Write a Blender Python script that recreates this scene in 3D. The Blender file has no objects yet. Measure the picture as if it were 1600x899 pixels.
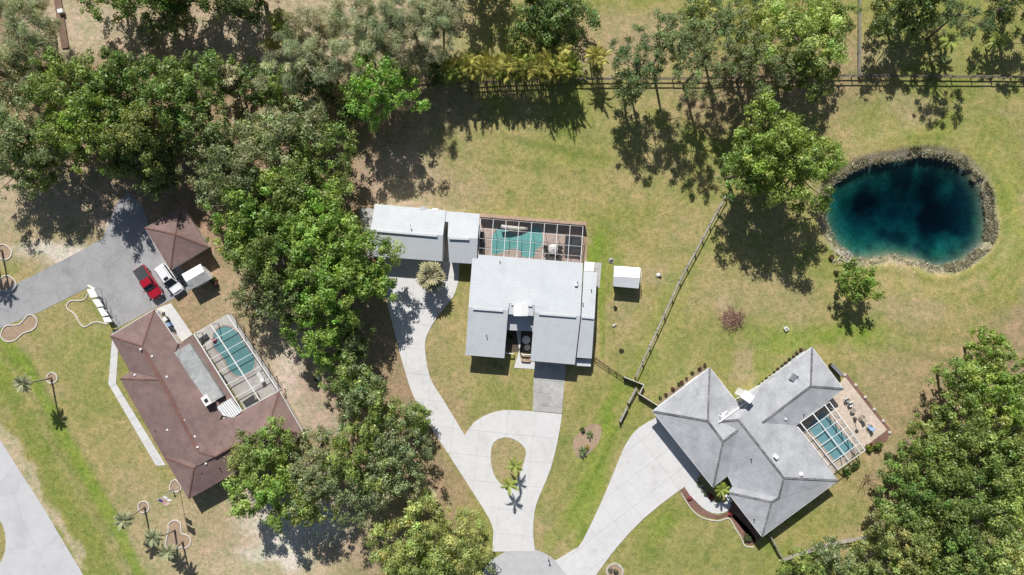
import bpy, bmesh, math, random
import numpy as np
from mathutils import Vector, Matrix
from mathutils.geometry import tessellate_polygon

# ------------------------------------------------------------------ camera, sky, sun, exposure
SC = bpy.context.scene
CAMH = 106.7                       # metres above ground; 0.1 m per photo pixel at ground level
cam = bpy.data.cameras.new('camera'); cam.lens = 24; cam.sensor_width = 36; cam.clip_end = 4000
camo = bpy.data.objects.new('camera', cam); SC.collection.objects.link(camo)
camo.location = (0, 0, CAMH); camo.rotation_euler = (0, 0, 0); SC.camera = camo
SUN_EL = math.radians(43); SDX, SDY = 0.185, -0.983          # direction the shadows fall on the ground
world = bpy.data.worlds.new('World'); SC.world = world; world.use_nodes = True
wn = world.node_tree
sky = wn.nodes.new('ShaderNodeTexSky'); sky.sky_type = 'NISHITA'; sky.sun_disc = False
sky.sun_elevation = SUN_EL; sky.sun_rotation = math.atan2(-SDX, -SDY)
wn.links.new(sky.outputs[0], wn.nodes['Background'].inputs[0]); wn.nodes['Background'].inputs[1].default_value = 0.062
sl = bpy.data.lights.new('sun', 'SUN'); sl.energy = 5.0; sl.angle = math.radians(0.53); sl.color = (1, 0.97, 0.93)
slo = bpy.data.objects.new('sun', sl); SC.collection.objects.link(slo); slo.location = (0, 60, 200)
slo.rotation_euler = Vector((SDX*math.cos(SUN_EL), SDY*math.cos(SUN_EL), -math.sin(SUN_EL))).to_track_quat('-Z', 'Y').to_euler()
SC.view_settings.view_transform = 'Standard'; SC.view_settings.look = 'None'
SC.view_settings.exposure = 0.12; SC.view_settings.gamma = 1; SC.view_settings.use_curve_mapping = False
SC.render.engine = 'CYCLES'; SC.render.resolution_x = 1024; SC.render.resolution_y = 575

COL = SC.collection
random.seed(7)

# ------------------------------------------------------------------ helpers
def W(px, py, z=0.0):
    """real position of something seen at photo pixel (px, py) that stands z metres above the ground"""
    f = 0.1*(CAMH - z)/CAMH
    return Vector(((px - 800)*f, (449.5 - py)*f, z))
def W2(p, z=0.0):
    v = W(p[0], p[1], z); return (v.x, v.y)

class MB:
    def __init__(s): s.v = []; s.f = []
    def add(s, vs, fs):
        o = len(s.v); s.v += [tuple(v) for v in vs]; s.f += [tuple(i + o for i in f) for f in fs]; return s
    def box(s, c, d, rz=0.0, top=1.0):
        """c = centre of the base, d = size; top scales the top face"""
        cs, sn = math.cos(rz), math.sin(rz); vs = []
        for z, k in ((0, 1), (d[2], top)):
            for a, b in ((-1, -1), (1, -1), (1, 1), (-1, 1)):
                x, y = a*d[0]/2*k, b*d[1]/2*k
                vs.append((c[0] + x*cs - y*sn, c[1] + x*sn + y*cs, c[2] + z))
        return s.add(vs, [(3, 2, 1, 0), (4, 5, 6, 7), (0, 1, 5, 4), (1, 2, 6, 5), (2, 3, 7, 6), (3, 0, 4, 7)])
    def bar(s, a, b, w, h=None):
        """rectangular bar from a to b"""
        h = h or w; a = Vector(a); b = Vector(b); d = (b - a)
        if d.length < 1e-6: return s
        d.normalize(); up = Vector((0, 0, 1)) if abs(d.z) < .95 else Vector((1, 0, 0))
        sd = d.cross(up).normalized(); u = sd.cross(d)
        vs = [p + sd*(i*w/2) + u*(j*h/2) for p in (a, b) for i, j in ((-1, -1), (1, -1), (1, 1), (-1, 1))]
        return s.add(vs, [(0, 1, 2, 3), (7, 6, 5, 4), (0, 4, 5, 1), (1, 5, 6, 2), (2, 6, 7, 3), (3, 7, 4, 0)])
    def tube(s, pts, rs, n=6, cap=True):
        pts = [Vector(p) for p in pts]; o = len(s.v); k = len(pts)
        for i, p in enumerate(pts):
            d = (pts[min(i + 1, k - 1)] - pts[max(i - 1, 0)])
            d = d.normalized() if d.length > 1e-9 else Vector((0, 0, 1))
            up = Vector((0, 0, 1)) if abs(d.z) < .9 else Vector((1, 0, 0))
            sd = d.cross(up).normalized(); u = sd.cross(d)
            r = rs[i] if isinstance(rs, (list, tuple)) else rs
            for j in range(n):
                t = 2*math.pi*j/n; s.v.append(tuple(p + sd*(r*math.cos(t)) + u*(r*math.sin(t))))
        for i in range(k - 1):
            for j in range(n):
                a = o + i*n + j; b = o + i*n + (j + 1) % n; s.f.append((a, b, b + n, a + n))
        if cap:
            s.f.append(tuple(o + j for j in range(n))[::-1]); s.f.append(tuple(o + (k - 1)*n + j for j in range(n)))
        return s
    def lathe(s, c, prof, n=12):
        o = len(s.v)
        for r, z in prof:
            for j in range(n):
                t = 2*math.pi*j/n; s.v.append((c[0] + r*math.cos(t), c[1] + r*math.sin(t), c[2] + z))
        for i in range(len(prof) - 1):
            for j in range(n):
                a = o + i*n + j; b = o + i*n + (j + 1) % n; s.f.append((a, b, b + n, a + n))
        s.f.append(tuple(o + j for j in range(n))[::-1]); s.f.append(tuple(o + (len(prof) - 1)*n + j for j in range(n)))
        return s
    def prism(s, loops, z0, z1):
        """flat slab from an outline (and holes), 2-D points in metres"""
        if not isinstance(loops[0][0], (tuple, list)): loops = [loops]
        fl = [p for l in loops for p in l]
        tr = tessellate_polygon([[Vector((p[0], p[1], 0)) for p in l] for l in loops])
        n = len(fl); o = len(s.v)
        s.v += [(p[0], p[1], z1) for p in fl] + [(p[0], p[1], z0) for p in fl]
        for a, b, c in tr:
            pa, pb, pc = fl[a], fl[b], fl[c]
            if (pb[0]-pa[0])*(pc[1]-pa[1]) - (pb[1]-pa[1])*(pc[0]-pa[0]) < 0: b, c = c, b
            s.f.append((o + a, o + b, o + c)); s.f.append((o + n + c, o + n + b, o + n + a))
        k = 0
        for l in loops:
            m = len(l)
            for i in range(m):
                a = o + k + i; b = o + k + (i + 1) % m; s.f.append((a, a + n, b + n, b))
            k += m
        return s
    def build(s, name, mat, parent=None, local=False, smooth=False):
        me = bpy.data.meshes.new(name); me.from_pydata(s.v, [], s.f); me.validate()
        if smooth: me.polygons.foreach_set('use_smooth', [True]*len(me.polygons))
        me.materials.append(M[mat] if isinstance(mat, str) else mat)
        return link(bpy.data.objects.new(name, me), parent, local)

def link(o, parent=None, local=False):
    COL.objects.link(o)
    if parent is not None:
        o.parent = parent
        if not local and parent.type == 'EMPTY':
            o.matrix_parent_inverse = Matrix.Translation(-parent.location)
    return o
def tag(o, label=None, cat=None, group=None, kind=None):
    if label: o['label'] = label
    if cat: o['category'] = cat
    if group: o['group'] = group
    if kind: o['kind'] = kind
    return o
def thing(name, label, cat, loc=(0, 0, 0), rz=0.0, group=None):
    o = bpy.data.objects.new(name, None); COL.objects.link(o); o.location = loc; o.rotation_euler = (0, 0, rz)
    o.empty_display_size = .3
    return tag(o, label, cat, group)
def copy_tree(o, parent=None):
    c = o.copy(); COL.objects.link(c); c.parent = parent
    for ch in list(o.children): copy_tree(ch, c)
    return c
def smooth_loop(pts, n=4, closed=True):
    """Catmull-Rom through pixel points"""
    out = []; k = len(pts)
    for i in range(k if closed else k - 1):
        if closed: p = [pts[(i + j - 1) % k] for j in range(4)]
        else: p = [pts[max(0, min(k - 1, i + j - 1))] for j in range(4)]
        for q in range(n):
            t = q/n
            out.append(tuple(0.5*((2*p[1][a]) + (-p[0][a] + p[2][a])*t + (2*p[0][a] - 5*p[1][a] + 4*p[2][a] - p[3][a])*t*t
                             + (-p[0][a] + 3*p[1][a] - 3*p[2][a] + p[3][a])*t**3) for a in (0, 1)))
    if not closed: out.append(tuple(pts[-1]))
    return out

# ------------------------------------------------------------------ materials
M = {}
def nodes(name, rough=.8):
    m = bpy.data.materials.new(name); m.use_nodes = True; M[name] = m
    nt = m.node_tree; b = nt.nodes['Principled BSDF']; b.inputs['Roughness'].default_value = rough
    return m, nt, b
def noise(nt, scale, detail=4, rough=.6, vec=None, dist=0):
    n = nt.nodes.new('ShaderNodeTexNoise'); n.inputs['Scale'].default_value = scale
    n.inputs['Detail'].default_value = detail; n.inputs['Roughness'].default_value = rough; n.inputs['Distortion'].default_value = dist
    if vec is None:
        g = nt.nodes.new('ShaderNodeNewGeometry'); vec = g.outputs['Position']
    nt.links.new(vec, n.inputs['Vector']); return n
def ramp(nt, fac, stops):
    r = nt.nodes.new('ShaderNodeValToRGB'); e = r.color_ramp.elements
    while len(e) < len(stops): e.new(0.5)
    for q, (p, c) in zip(e, stops): q.position = p; q.color = (*c, 1) if len(c) == 3 else c
    nt.links.new(fac, r.inputs[0]); return r
def mixc(nt, mode, fac, a, b):
    n = nt.nodes.new('ShaderNodeMix'); n.data_type = 'RGBA'; n.blend_type = mode
    for sock, val in ((n.inputs[0], fac), (n.inputs[6], a), (n.inputs[7], b)):
        if hasattr(val, 'is_output'): nt.links.new(val, sock)
        elif isinstance(val, (int, float)): sock.default_value = val
        else: sock.default_value = (*val, 1)
    return n.outputs[2]
def bump(nt, b, h, strength=.4, dist=.05):
    n = nt.nodes.new('ShaderNodeBump'); n.inputs['Strength'].default_value = strength; n.inputs['Distance'].default_value = dist
    nt.links.new(h, n.inputs['Height']); nt.links.new(n.outputs[0], b.inputs['Normal'])
def sc(c, k): return tuple(min(1, x*k) for x in c)
def mat(name, c, rough=.8, var=.12, scale=3.0, fine=None, bmp=0, metal=0, big=.35, spec=.5):
    """base colour with two sizes of mottling"""
    m, nt, b = nodes(name, rough); b.inputs['Metallic'].default_value = metal; b.inputs['Specular IOR Level'].default_value = spec
    n1 = noise(nt, scale, 5); r1 = ramp(nt, n1.outputs[0], [(.3, sc(c, 1 - var)), (.7, sc(c, 1 + var))])
    n2 = noise(nt, big, 3); r2 = ramp(nt, n2.outputs[0], [(.3, (1 - var,)*3), (.7, (1 + var*.6,)*3)])
    o = mixc(nt, 'MULTIPLY', 1.0, r1.outputs[0], r2.outputs[0])
    if fine:
        n3 = noise(nt, fine, 2); r3 = ramp(nt, n3.outputs[0], [(.35, (1 - var,)*3), (.65, (1 + var,)*3)])
        o = mixc(nt, 'MULTIPLY', 1.0, o, r3.outputs[0])
        if bmp: bump(nt, b, n3.outputs[0], bmp, .03)
    nt.links.new(o, b.inputs['Base Color']); return m

def stain(name, col=(.72, .71, .70), scale=.3, lo=.58, hi=.72, seed=0.0):
    nt = M[name].node_tree; b = nt.nodes['Principled BSDF']; l = b.inputs['Base Color'].links[0]; src = l.from_socket
    g = nt.nodes.new('ShaderNodeNewGeometry'); mp = nt.nodes.new('ShaderNodeMapping'); mp.inputs['Location'].default_value = (seed, seed*1.7, 0); nt.links.new(g.outputs['Position'], mp.inputs[0])
    n = noise(nt, scale, 6, .68, mp.outputs[0], .7); r = ramp(nt, n.outputs[0], [(lo, (1, 1, 1)), (hi, col)])
    nt.links.new(mixc(nt, 'MULTIPLY', 1.0, src, r.outputs[0]), b.inputs['Base Color'])
def crack(name, scale=.35, col=(.6, .58, .56)):
    nt = M[name].node_tree; b = nt.nodes['Principled BSDF']; src = b.inputs['Base Color'].links[0].from_socket
    v = nt.nodes.new('ShaderNodeTexVoronoi'); v.feature = 'DISTANCE_TO_EDGE'; v.inputs['Scale'].default_value = scale
    g = nt.nodes.new('ShaderNodeNewGeometry'); k = noise(nt, .9, 4); ad = nt.nodes.new('ShaderNodeVectorMath'); ad.operation = 'MULTIPLY_ADD'; ad.inputs[1].default_value = (1.4, 1.4, 0)
    nt.links.new(k.outputs['Color'], ad.inputs[0]); nt.links.new(g.outputs['Position'], ad.inputs[2]); nt.links.new(ad.outputs[0], v.inputs['Vector'])
    r = ramp(nt, v.outputs['Distance'], [(.004, col), (.012, (1, 1, 1))]); nt.links.new(mixc(nt, 'MULTIPLY', 1.0, src, r.outputs[0]), b.inputs['Base Color'])
def leafmat(name, trans=.35, rough=.55):
    m, nt, b = nodes(name, rough); b.inputs['Specular IOR Level'].default_value = .5
    a = nt.nodes.new('ShaderNodeAttribute'); a.attribute_name = 'tint'
    nt.links.new(a.outputs['Color'], b.inputs['Base Color'])
    t = nt.nodes.new('ShaderNodeBsdfTranslucent'); k = mixc(nt, 'MULTIPLY', 1.0, a.outputs['Color'], (1.2, 1.2, .65)); nt.links.new(k, t.inputs[0])
    x = nt.nodes.new('ShaderNodeMixShader'); x.inputs[0].default_value = trans
    nt.links.new(b.outputs[0], x.inputs[1]); nt.links.new(t.outputs[0], x.inputs[2])
    nt.links.new(x.outputs[0], nt.nodes['Material Output'].inputs[0]); return m
leafmat('leaf', .34, .42); leafmat('needle', .25, .6)

# ground: tint painted per vertex by kind of cover (grass, straw, sand, litter), grain from noise
m, nt, b = nodes('ground', .95); b.inputs['Specular IOR Level'].default_value = .1
a = nt.nodes.new('ShaderNodeAttribute'); a.attribute_name = 'tint'
n1 = noise(nt, 1.3, 6, .75); n2 = noise(nt, .4, 6, .7, dist=.8); n3 = noise(nt, 3.6, 4, .75)
o = mixc(nt, 'MULTIPLY', 1.0, a.outputs['Color'], ramp(nt, n1.outputs[0], [(.3, (.62, .66, .62)), (.5, (1, 1, 1)), (.72, (1.34, 1.26, 1.3))]).outputs[0])
o = mixc(nt, 'MULTIPLY', 1.0, o, ramp(nt, n2.outputs[0], [(.3, (.70, .86, .68)), (.7, (1.28, 1.14, 1.25))]).outputs[0])
o = mixc(nt, 'MULTIPLY', 1.0, o, ramp(nt, n3.outputs[0], [(.3, (.68, .7, .66)), (.5, (1, 1, 1)), (.7, (1.32, 1.29, 1.29))]).outputs[0])
nt.links.new(o, b.inputs['Base Color']); bump(nt, b, n3.outputs[0], .7, .08)

mat('concrete', (.615, .605, .59), .85, .05, 1.2, 12, .15, big=.25)
mat('concrete_old', (.44, .43, .405), .9, .10, 1.6, 10, .2, big=.4)
mat('joint', (.44, .43, .41), .95, .1, 2)
mat('road', (.53, .53, .53), .9, .05, .6, 10, .15, big=.12)
mat('culdesac', (.47, .47, .47), .9, .06, .8, 10, .2, big=.2)
m = mat('asphalt', (.33, .327, .327), .9, .12, .5, 9, .2, big=.16)
mat('mulch', (.22, .12, .09), .95, .3, 5, 14, .8)
mat('soil', (.36, .26, .175), .95, .2, 3, 9, .6)
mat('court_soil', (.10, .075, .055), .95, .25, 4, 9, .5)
mat('curb', (.62, .58, .52), .9, .12, 4)
mat('paver_beige', (.56, .46, .37), .85, .14, 2.2, 7, .2)
mat('paver_pink', (.46, .36, .31), .85, .16, 2.2, 7, .2)
mat('deck_grey', (.52, .50, .46), .85, .12, 1.5, 7, .2)
mat('brick', (.46, .32, .23), .9, .2, 6, 12, .3)
mat('white_roof', (.52, .545, .56), .75, .035, .9, 8, .12, big=.3)
mat('grey_roof', (.405, .412, .425), .85, .13, .55, 7, .25, big=.25)
mat('grey_cap', (.19, .19, .19), .9, .5, 5, 12, .3)
mat('brown_roof', (.215, .145, .13), .9, .13, .8, 8, .3, big=.3)
mat('brown_cap', (.19, .10, .08), .9, .2, 4, 9, .2)
mat('flat_roof', (.38, .385, .38), .8, .16, .9, 6, .1, big=.5)
mat('wall_white', (.74, .73, .70), .8, .05, 2)
mat('wall_cream', (.58, .52, .43), .85, .06, 2)
mat('wall_pale', (.55, .57, .58), .85, .06, 2)
mat('trim_white', (.82, .82, .81), .5, .03, 2)
mat('alu_white', (.80, .80, .79), .4, .03, 2)
mat('alu_bronze', (.09, .075, .065), .5, .1, 2)
mat('wood_grey', (.37, .34, .30), .9, .25, 2.2, 14, .4)
mat('wood_brown', (.21, .135, .095), .9, .2, 2.5, 14, .4)
mat('wood_dark', (.16, .13, .105), .9, .25, 3, 12, .4)
mat('bark', (.19, .155, .12), .95, .3, 3, 12, .6)
mat('bark_grey', (.38, .36, .33), .95, .2, 3, 12, .5)
mat('palm_trunk', (.42, .36, .29), .95, .25, 5, 14, .6)
mat('driftwood', (.58, .54, .48), .9, .15, 4)
mat('stone', (.50, .46, .41), .9, .2, 3)
mat('metal_grey', (.42, .43, .44), .4, .08, 3, metal=.6)
mat('plastic_dark', (.025, .027, .03), .5, .2, 3)
mat('plastic_blue', (.03, .10, .30), .45, .1, 3)
mat('plastic_white', (.78, .78, .77), .45, .03, 3)
mat('plastic_red', (.45, .05, .08), .5, .1, 3)
mat('fabric_white', (.80, .76, .74), .9, .05, 3)
mat('fabric_grey', (.055, .06, .065), .9, .15, 3)
mat('fabric_tan', (.33, .28, .22), .9, .1, 3)
mat('fabric_blue', (.25, .36, .52), .9, .1, 3)
mat('rubber', (.022, .022, .023), .85, .2, 5)
mat('flower_red', (.42, .04, .07), .7, .2, 8)
mat('leaf_red', (.27, .15, .11), .7, .35, 6)
mat('chrome', (.6, .6, .62), .2, .02, 3, metal=1)
mat('lamp_glass', (.7, .7, .68), .15, .02, 3)
def paint(name, c, rough=.22):
    m, nt, b = nodes(name, rough); b.inputs['Base Color'].default_value = (*c, 1); b.inputs['Coat Weight'].default_value = .6; b.inputs['Coat Roughness'].default_value = .08
    n = noise(nt, 6, 3); r = ramp(nt, n.outputs[0], [(.3, sc(c, .93)), (.7, sc(c, 1.05))]); nt.links.new(r.outputs[0], b.inputs['Base Color'])
paint('car_red', (.36, .008, .022)); paint('car_white', (.78, .78, .78), .3)
m, nt, b = nodes('glass_dark', .06); b.inputs['Base Color'].default_value = (.018, .022, .026, 1); b.inputs['Specular IOR Level'].default_value = .5
n = noise(nt, 2); r = ramp(nt, n.outputs[0], [(.3, (.014, .018, .022)), (.7, (.028, .034, .038))]); nt.links.new(r.outputs[0], b.inputs['Base Color'])
# standing-seam style: fine courses on the pale metal shingles are below a pixel, left to grain
stain('concrete', (.86, .85, .84), .3, .55, .72, 3); stain('concrete', (.75, .74, .73), .5, .66, .74, 9); stain('concrete_old', (.75, .74, .72), .4, .5, .7, 5)
stain('asphalt', (.78, .78, .78), .22, .56, .74, 2); stain('asphalt', (.45, .45, .45), .6, .69, .76, 12); crack('asphalt', .22, (.86, .85, .84)); stain('road', (.92, .92, .93), .16, .5, .68, 4); crack('road', .12, (.92, .92, .92)); stain('culdesac', (.84, .84, .85), .2, .5, .7, 6)
stain('white_roof', (.90, .905, .91), .35, .5, .72, 8); stain('white_roof', (.80, .80, .79), .8, .66, .78, 1); stain('grey_roof', (.74, .74, .75), .28, .5, .74, 7); stain('grey_roof', (1.14, 1.14, 1.13), .22, .55, .7, 21); stain('brown_roof', (.78, .76, .76), .3, .5, .72, 6); stain('brown_roof', (1.25, 1.2, 1.18), .25, .55, .72, 15); stain('flat_roof', (.62, .62, .61), .45, .52, .7, 4)
nt = M['white_roof'].node_tree; b = nt.nodes['Principled BSDF']; src = b.inputs['Base Color'].links[0].from_socket      # courses of the pale roofs
g_ = nt.nodes.new('ShaderNodeNewGeometry'); dt = nt.nodes.new('ShaderNodeVectorMath'); dt.operation = 'DOT_PRODUCT'; dt.inputs[1].default_value = (.087, .996, 0); nt.links.new(g_.outputs['Position'], dt.inputs[0])
ml = nt.nodes.new('ShaderNodeMath'); ml.operation = 'MULTIPLY'; ml.inputs[1].default_value = 1/.52; nt.links.new(dt.outputs['Value'], ml.inputs[0]); fc = nt.nodes.new('ShaderNodeMath'); fc.operation = 'FRACT'; nt.links.new(ml.outputs[0], fc.inputs[0])
cr = ramp(nt, fc.outputs[0], [(.0, (.90, .90, .91)), (.22, (1, 1, 1)), (1, (1.01, 1.01, 1.01))]); nt.links.new(mixc(nt, 'MULTIPLY', .8, src, cr.outputs[0]), b.inputs['Base Color'])
mat('bed_litter', (.25, .195, .115), .95, .3, 3, 9, .6)
def poolmat(name, c1, c2):
    m, nt, b = nodes(name, .05); b.inputs['IOR'].default_value = 1.33
    n = noise(nt, 1.3, 4, .6, dist=1.2); r = ramp(nt, n.outputs[0], [(.35, c1), (.65, c2)]); nt.links.new(r.outputs[0], b.inputs['Base Color'])
    k = noise(nt, 5, 3); bump(nt, b, k.outputs[0], .12, .03)
poolmat('pool_left', (.125, .275, .285), (.155, .325, .33)); poolmat('pool_mid', (.135, .36, .34), (.175, .42, .395)); poolmat('pool_right', (.155, .34, .385), (.20, .41, .45))
# insect screen: dark mesh that lets most light through
m, nt, b = nodes('screen', .9); b.inputs['Base Color'].default_value = (.03, .03, .03, 1)
t = nt.nodes.new('ShaderNodeBsdfTransparent'); x = nt.nodes.new('ShaderNodeMixShader')
k = noise(nt, 30, 1); kr = ramp(nt, k.outputs[0], [(.3, (.12,)*3), (.7, (.19,)*3)]); nt.links.new(kr.outputs[0], x.inputs[0])
nt.links.new(t.outputs[0], x.inputs[1]); nt.links.new(b.outputs[0], x.inputs[2]); nt.links.new(x.outputs[0], nt.nodes['Material Output'].inputs[0])
# flag stripes
m, nt, b = nodes('flag', .8)
tc = nt.nodes.new('ShaderNodeTexCoord'); sp = nt.nodes.new('ShaderNodeSeparateXYZ'); nt.links.new(tc.outputs['Generated'], sp.inputs[0])
mt = nt.nodes.new('ShaderNodeMath'); mt.operation = 'MULTIPLY'; mt.inputs[1].default_value = 6.5; nt.links.new(sp.outputs['Z'], mt.inputs[0])
fr = nt.nodes.new('ShaderNodeMath'); fr.operation = 'FRACT'; nt.links.new(mt.outputs[0], fr.inputs[0])
g1 = nt.nodes.new('ShaderNodeMath'); g1.operation = 'GREATER_THAN'; g1.inputs[1].default_value = .5; nt.links.new(fr.outputs[0], g1.inputs[0])
o = mixc(nt, 'MIX', g1.outputs[0], (.75, .73, .72), (.45, .04, .06))
gx = nt.nodes.new('ShaderNodeMath'); gx.operation = 'LESS_THAN'; gx.inputs[1].default_value = .4; nt.links.new(sp.outputs['X'], gx.inputs[0])
gz = nt.nodes.new('ShaderNodeMath'); gz.operation = 'GREATER_THAN'; gz.inputs[1].default_value = .46; nt.links.new(sp.outputs['Z'], gz.inputs[0])
ga = nt.nodes.new('ShaderNodeMath'); ga.operation = 'MULTIPLY'; nt.links.new(gx.outputs[0], ga.inputs[0]); nt.links.new(gz.outputs[0], ga.inputs[1])
o = mixc(nt, 'MIX', ga.outputs[0], o, (.03, .045, .17)); nt.links.new(o, b.inputs['Base Color'])

# ------------------------------------------------------------------ numeric noise for the ground
rngN = np.random.default_rng(3)
def vnoise(x, y, cell, seed):
    g = np.random.default_rng(seed).random((256, 256))
    u, v = x/cell + 1000, y/cell + 1000
    i, j = np.floor(u).astype(int), np.floor(v).astype(int); fu, fv = u - i, v - j
    fu = fu*fu*(3 - 2*fu); fv = fv*fv*(3 - 2*fv)
    i0, j0, i1, j1 = i % 256, j % 256, (i + 1) % 256, (j + 1) % 256
    return (g[i0, j0]*(1 - fu) + g[i1, j0]*fu)*(1 - fv) + (g[i0, j1]*(1 - fu) + g[i1, j1]*fu)*fv
def fbm(x, y, cell, seed): return (vnoise(x, y, cell, seed)*.55 + vnoise(x, y, cell/2.1, seed + 1)*.3 + vnoise(x, y, cell/4.3, seed + 2)*.15)
def segdist(X, Y, pts, closed=False):
    D = np.full(X.shape, 1e9); k = len(pts)
    for i in range(k if closed else k - 1):
        (ax, ay), (bx, by) = pts[i], pts[(i + 1) % k]
        dx, dy = bx - ax, by - ay; t = np.clip(((X - ax)*dx + (Y - ay)*dy)/(dx*dx + dy*dy + 1e-9), 0, 1)
        D = np.minimum(D, np.hypot(X - ax - t*dx, Y - ay - t*dy))
    return D
def inside(X, Y, pts):
    r = np.zeros(X.shape, bool); k = len(pts)
    for i in range(k):
        (ax, ay), (bx, by) = pts[i], pts[(i + 1) % k]
        if ay == by: continue
        c = ((ay > Y) != (by > Y)) & (X < (bx - ax)*(Y - ay)/(by - ay) + ax); r ^= c
    return r

# ------------------------------------------------------------------ ground
POND = smooth_loop([(1334, 266), (1298, 292), (1291, 318), (1294, 343), (1306, 372), (1322, 390), (1340, 402), (1364, 402), (1393, 397), (1415, 400),
        (1437, 404), (1460, 414), (1485, 414), (1511, 404), (1534, 386), (1544, 363), (1545, 333), (1539, 300), (1526, 279), (1511, 261),
        (1480, 246), (1444, 242), (1403, 248), (1362, 256)], 3)
xs = np.concatenate([[-900, -300, -140], np.arange(-92, 92.01, .42), [140, 300, 900]])
ys = np.concatenate([[-900, -300, -110], np.arange(-54, 54.01, .42), [110, 300, 900]])
GX, GY = np.meshgrid(xs, ys); PX, PY = GX*10 + 800, 449.5 - GY*10
GZ = np.zeros(GX.shape)
sd = segdist(PX, PY, POND, True); ins = inside(PX, PY, POND); sd = np.where(ins, -sd, sd)/10     # metres, negative in the pond
t = np.clip((1.9 - sd)/1.9, 0, 1); GZ -= .75*t*t*(3 - 2*t)
depth = np.clip(-sd/6.5, 0, 1); GZ -= np.where(ins, .06 + 2.9*depth**.85, 0)
SWALE = [(-40, 520), (20, 580), (60, 660), (100, 735), (150, 820), (215, 940)]
sw = segdist(PX, PY, SWALE)/10; GZ -= .22*np.exp(-(sw/1.6)**2)
wx = PX + (fbm(PX, PY, 60, 11) - .5)*46 + (fbm(PX, PY, 16, 14) - .5)*18; wy = PY + (fbm(PX, PY, 60, 21) - .5)*46 + (fbm(PX, PY, 16, 24) - .5)*18
STRAW = np.array((.345, .29, .135)); OLIVE = np.array((.285, .265, .09)); GREEN = np.array((.20, .235, .055)); LUSH = np.array((.185, .265, .035))
SAND = np.array((.49, .405, .295)); WSAND = np.array((.68, .63, .56)); SOIL = np.array((.33, .235, .155)); LITTER = np.array((.34, .235, .165)); TAN = np.array((.37, .295, .175))
C = np.zeros(GX.shape + (3,)); C[:] = OLIVE
def blend(mask, col):
    global C
    C = C*(1 - mask[..., None]) + col*mask[..., None]
def ell(cx, cy, rx, ry, col, k=1.0, soft=.45, rot=0):
    r = math.radians(rot); dx, dy = wx - cx, wy - cy
    u = dx*math.cos(r) + dy*math.sin(r); v = -dx*math.sin(r) + dy*math.cos(r)
    blend(np.clip((1 + soft/2 - np.hypot(u/rx, v/ry))/soft, 0, 1)*k, col)
def line(pts, w, col, k=1.0, warp=True):
    d = segdist(wx if warp else PX + (wx - PX)*.2, wy if warp else PY + (wy - PY)*.2, pts); blend(np.clip((w*1.3 - d)/(w*.6), 0, 1)*k, col)
nz = fbm(PX, PY, 90, 31); blend(np.clip((nz - .44)*5, 0, 1)*.7, STRAW); nz = fbm(PX, PY, 70, 41); blend(np.clip((nz - .5)*5, 0, 1)*.6, GREEN); nz = fbm(PX, PY, 22, 45); blend(np.clip((nz - .55)*5, 0, 1)*.5, STRAW); nz = fbm(PX, PY, 26, 47); blend(np.clip((nz - .57)*5, 0, 1)*.5, GREEN)
nz = fbm(PX, PY, 34, 49); blend(np.clip((nz - .6)*6, 0, 1)*.45, TAN)
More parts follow.
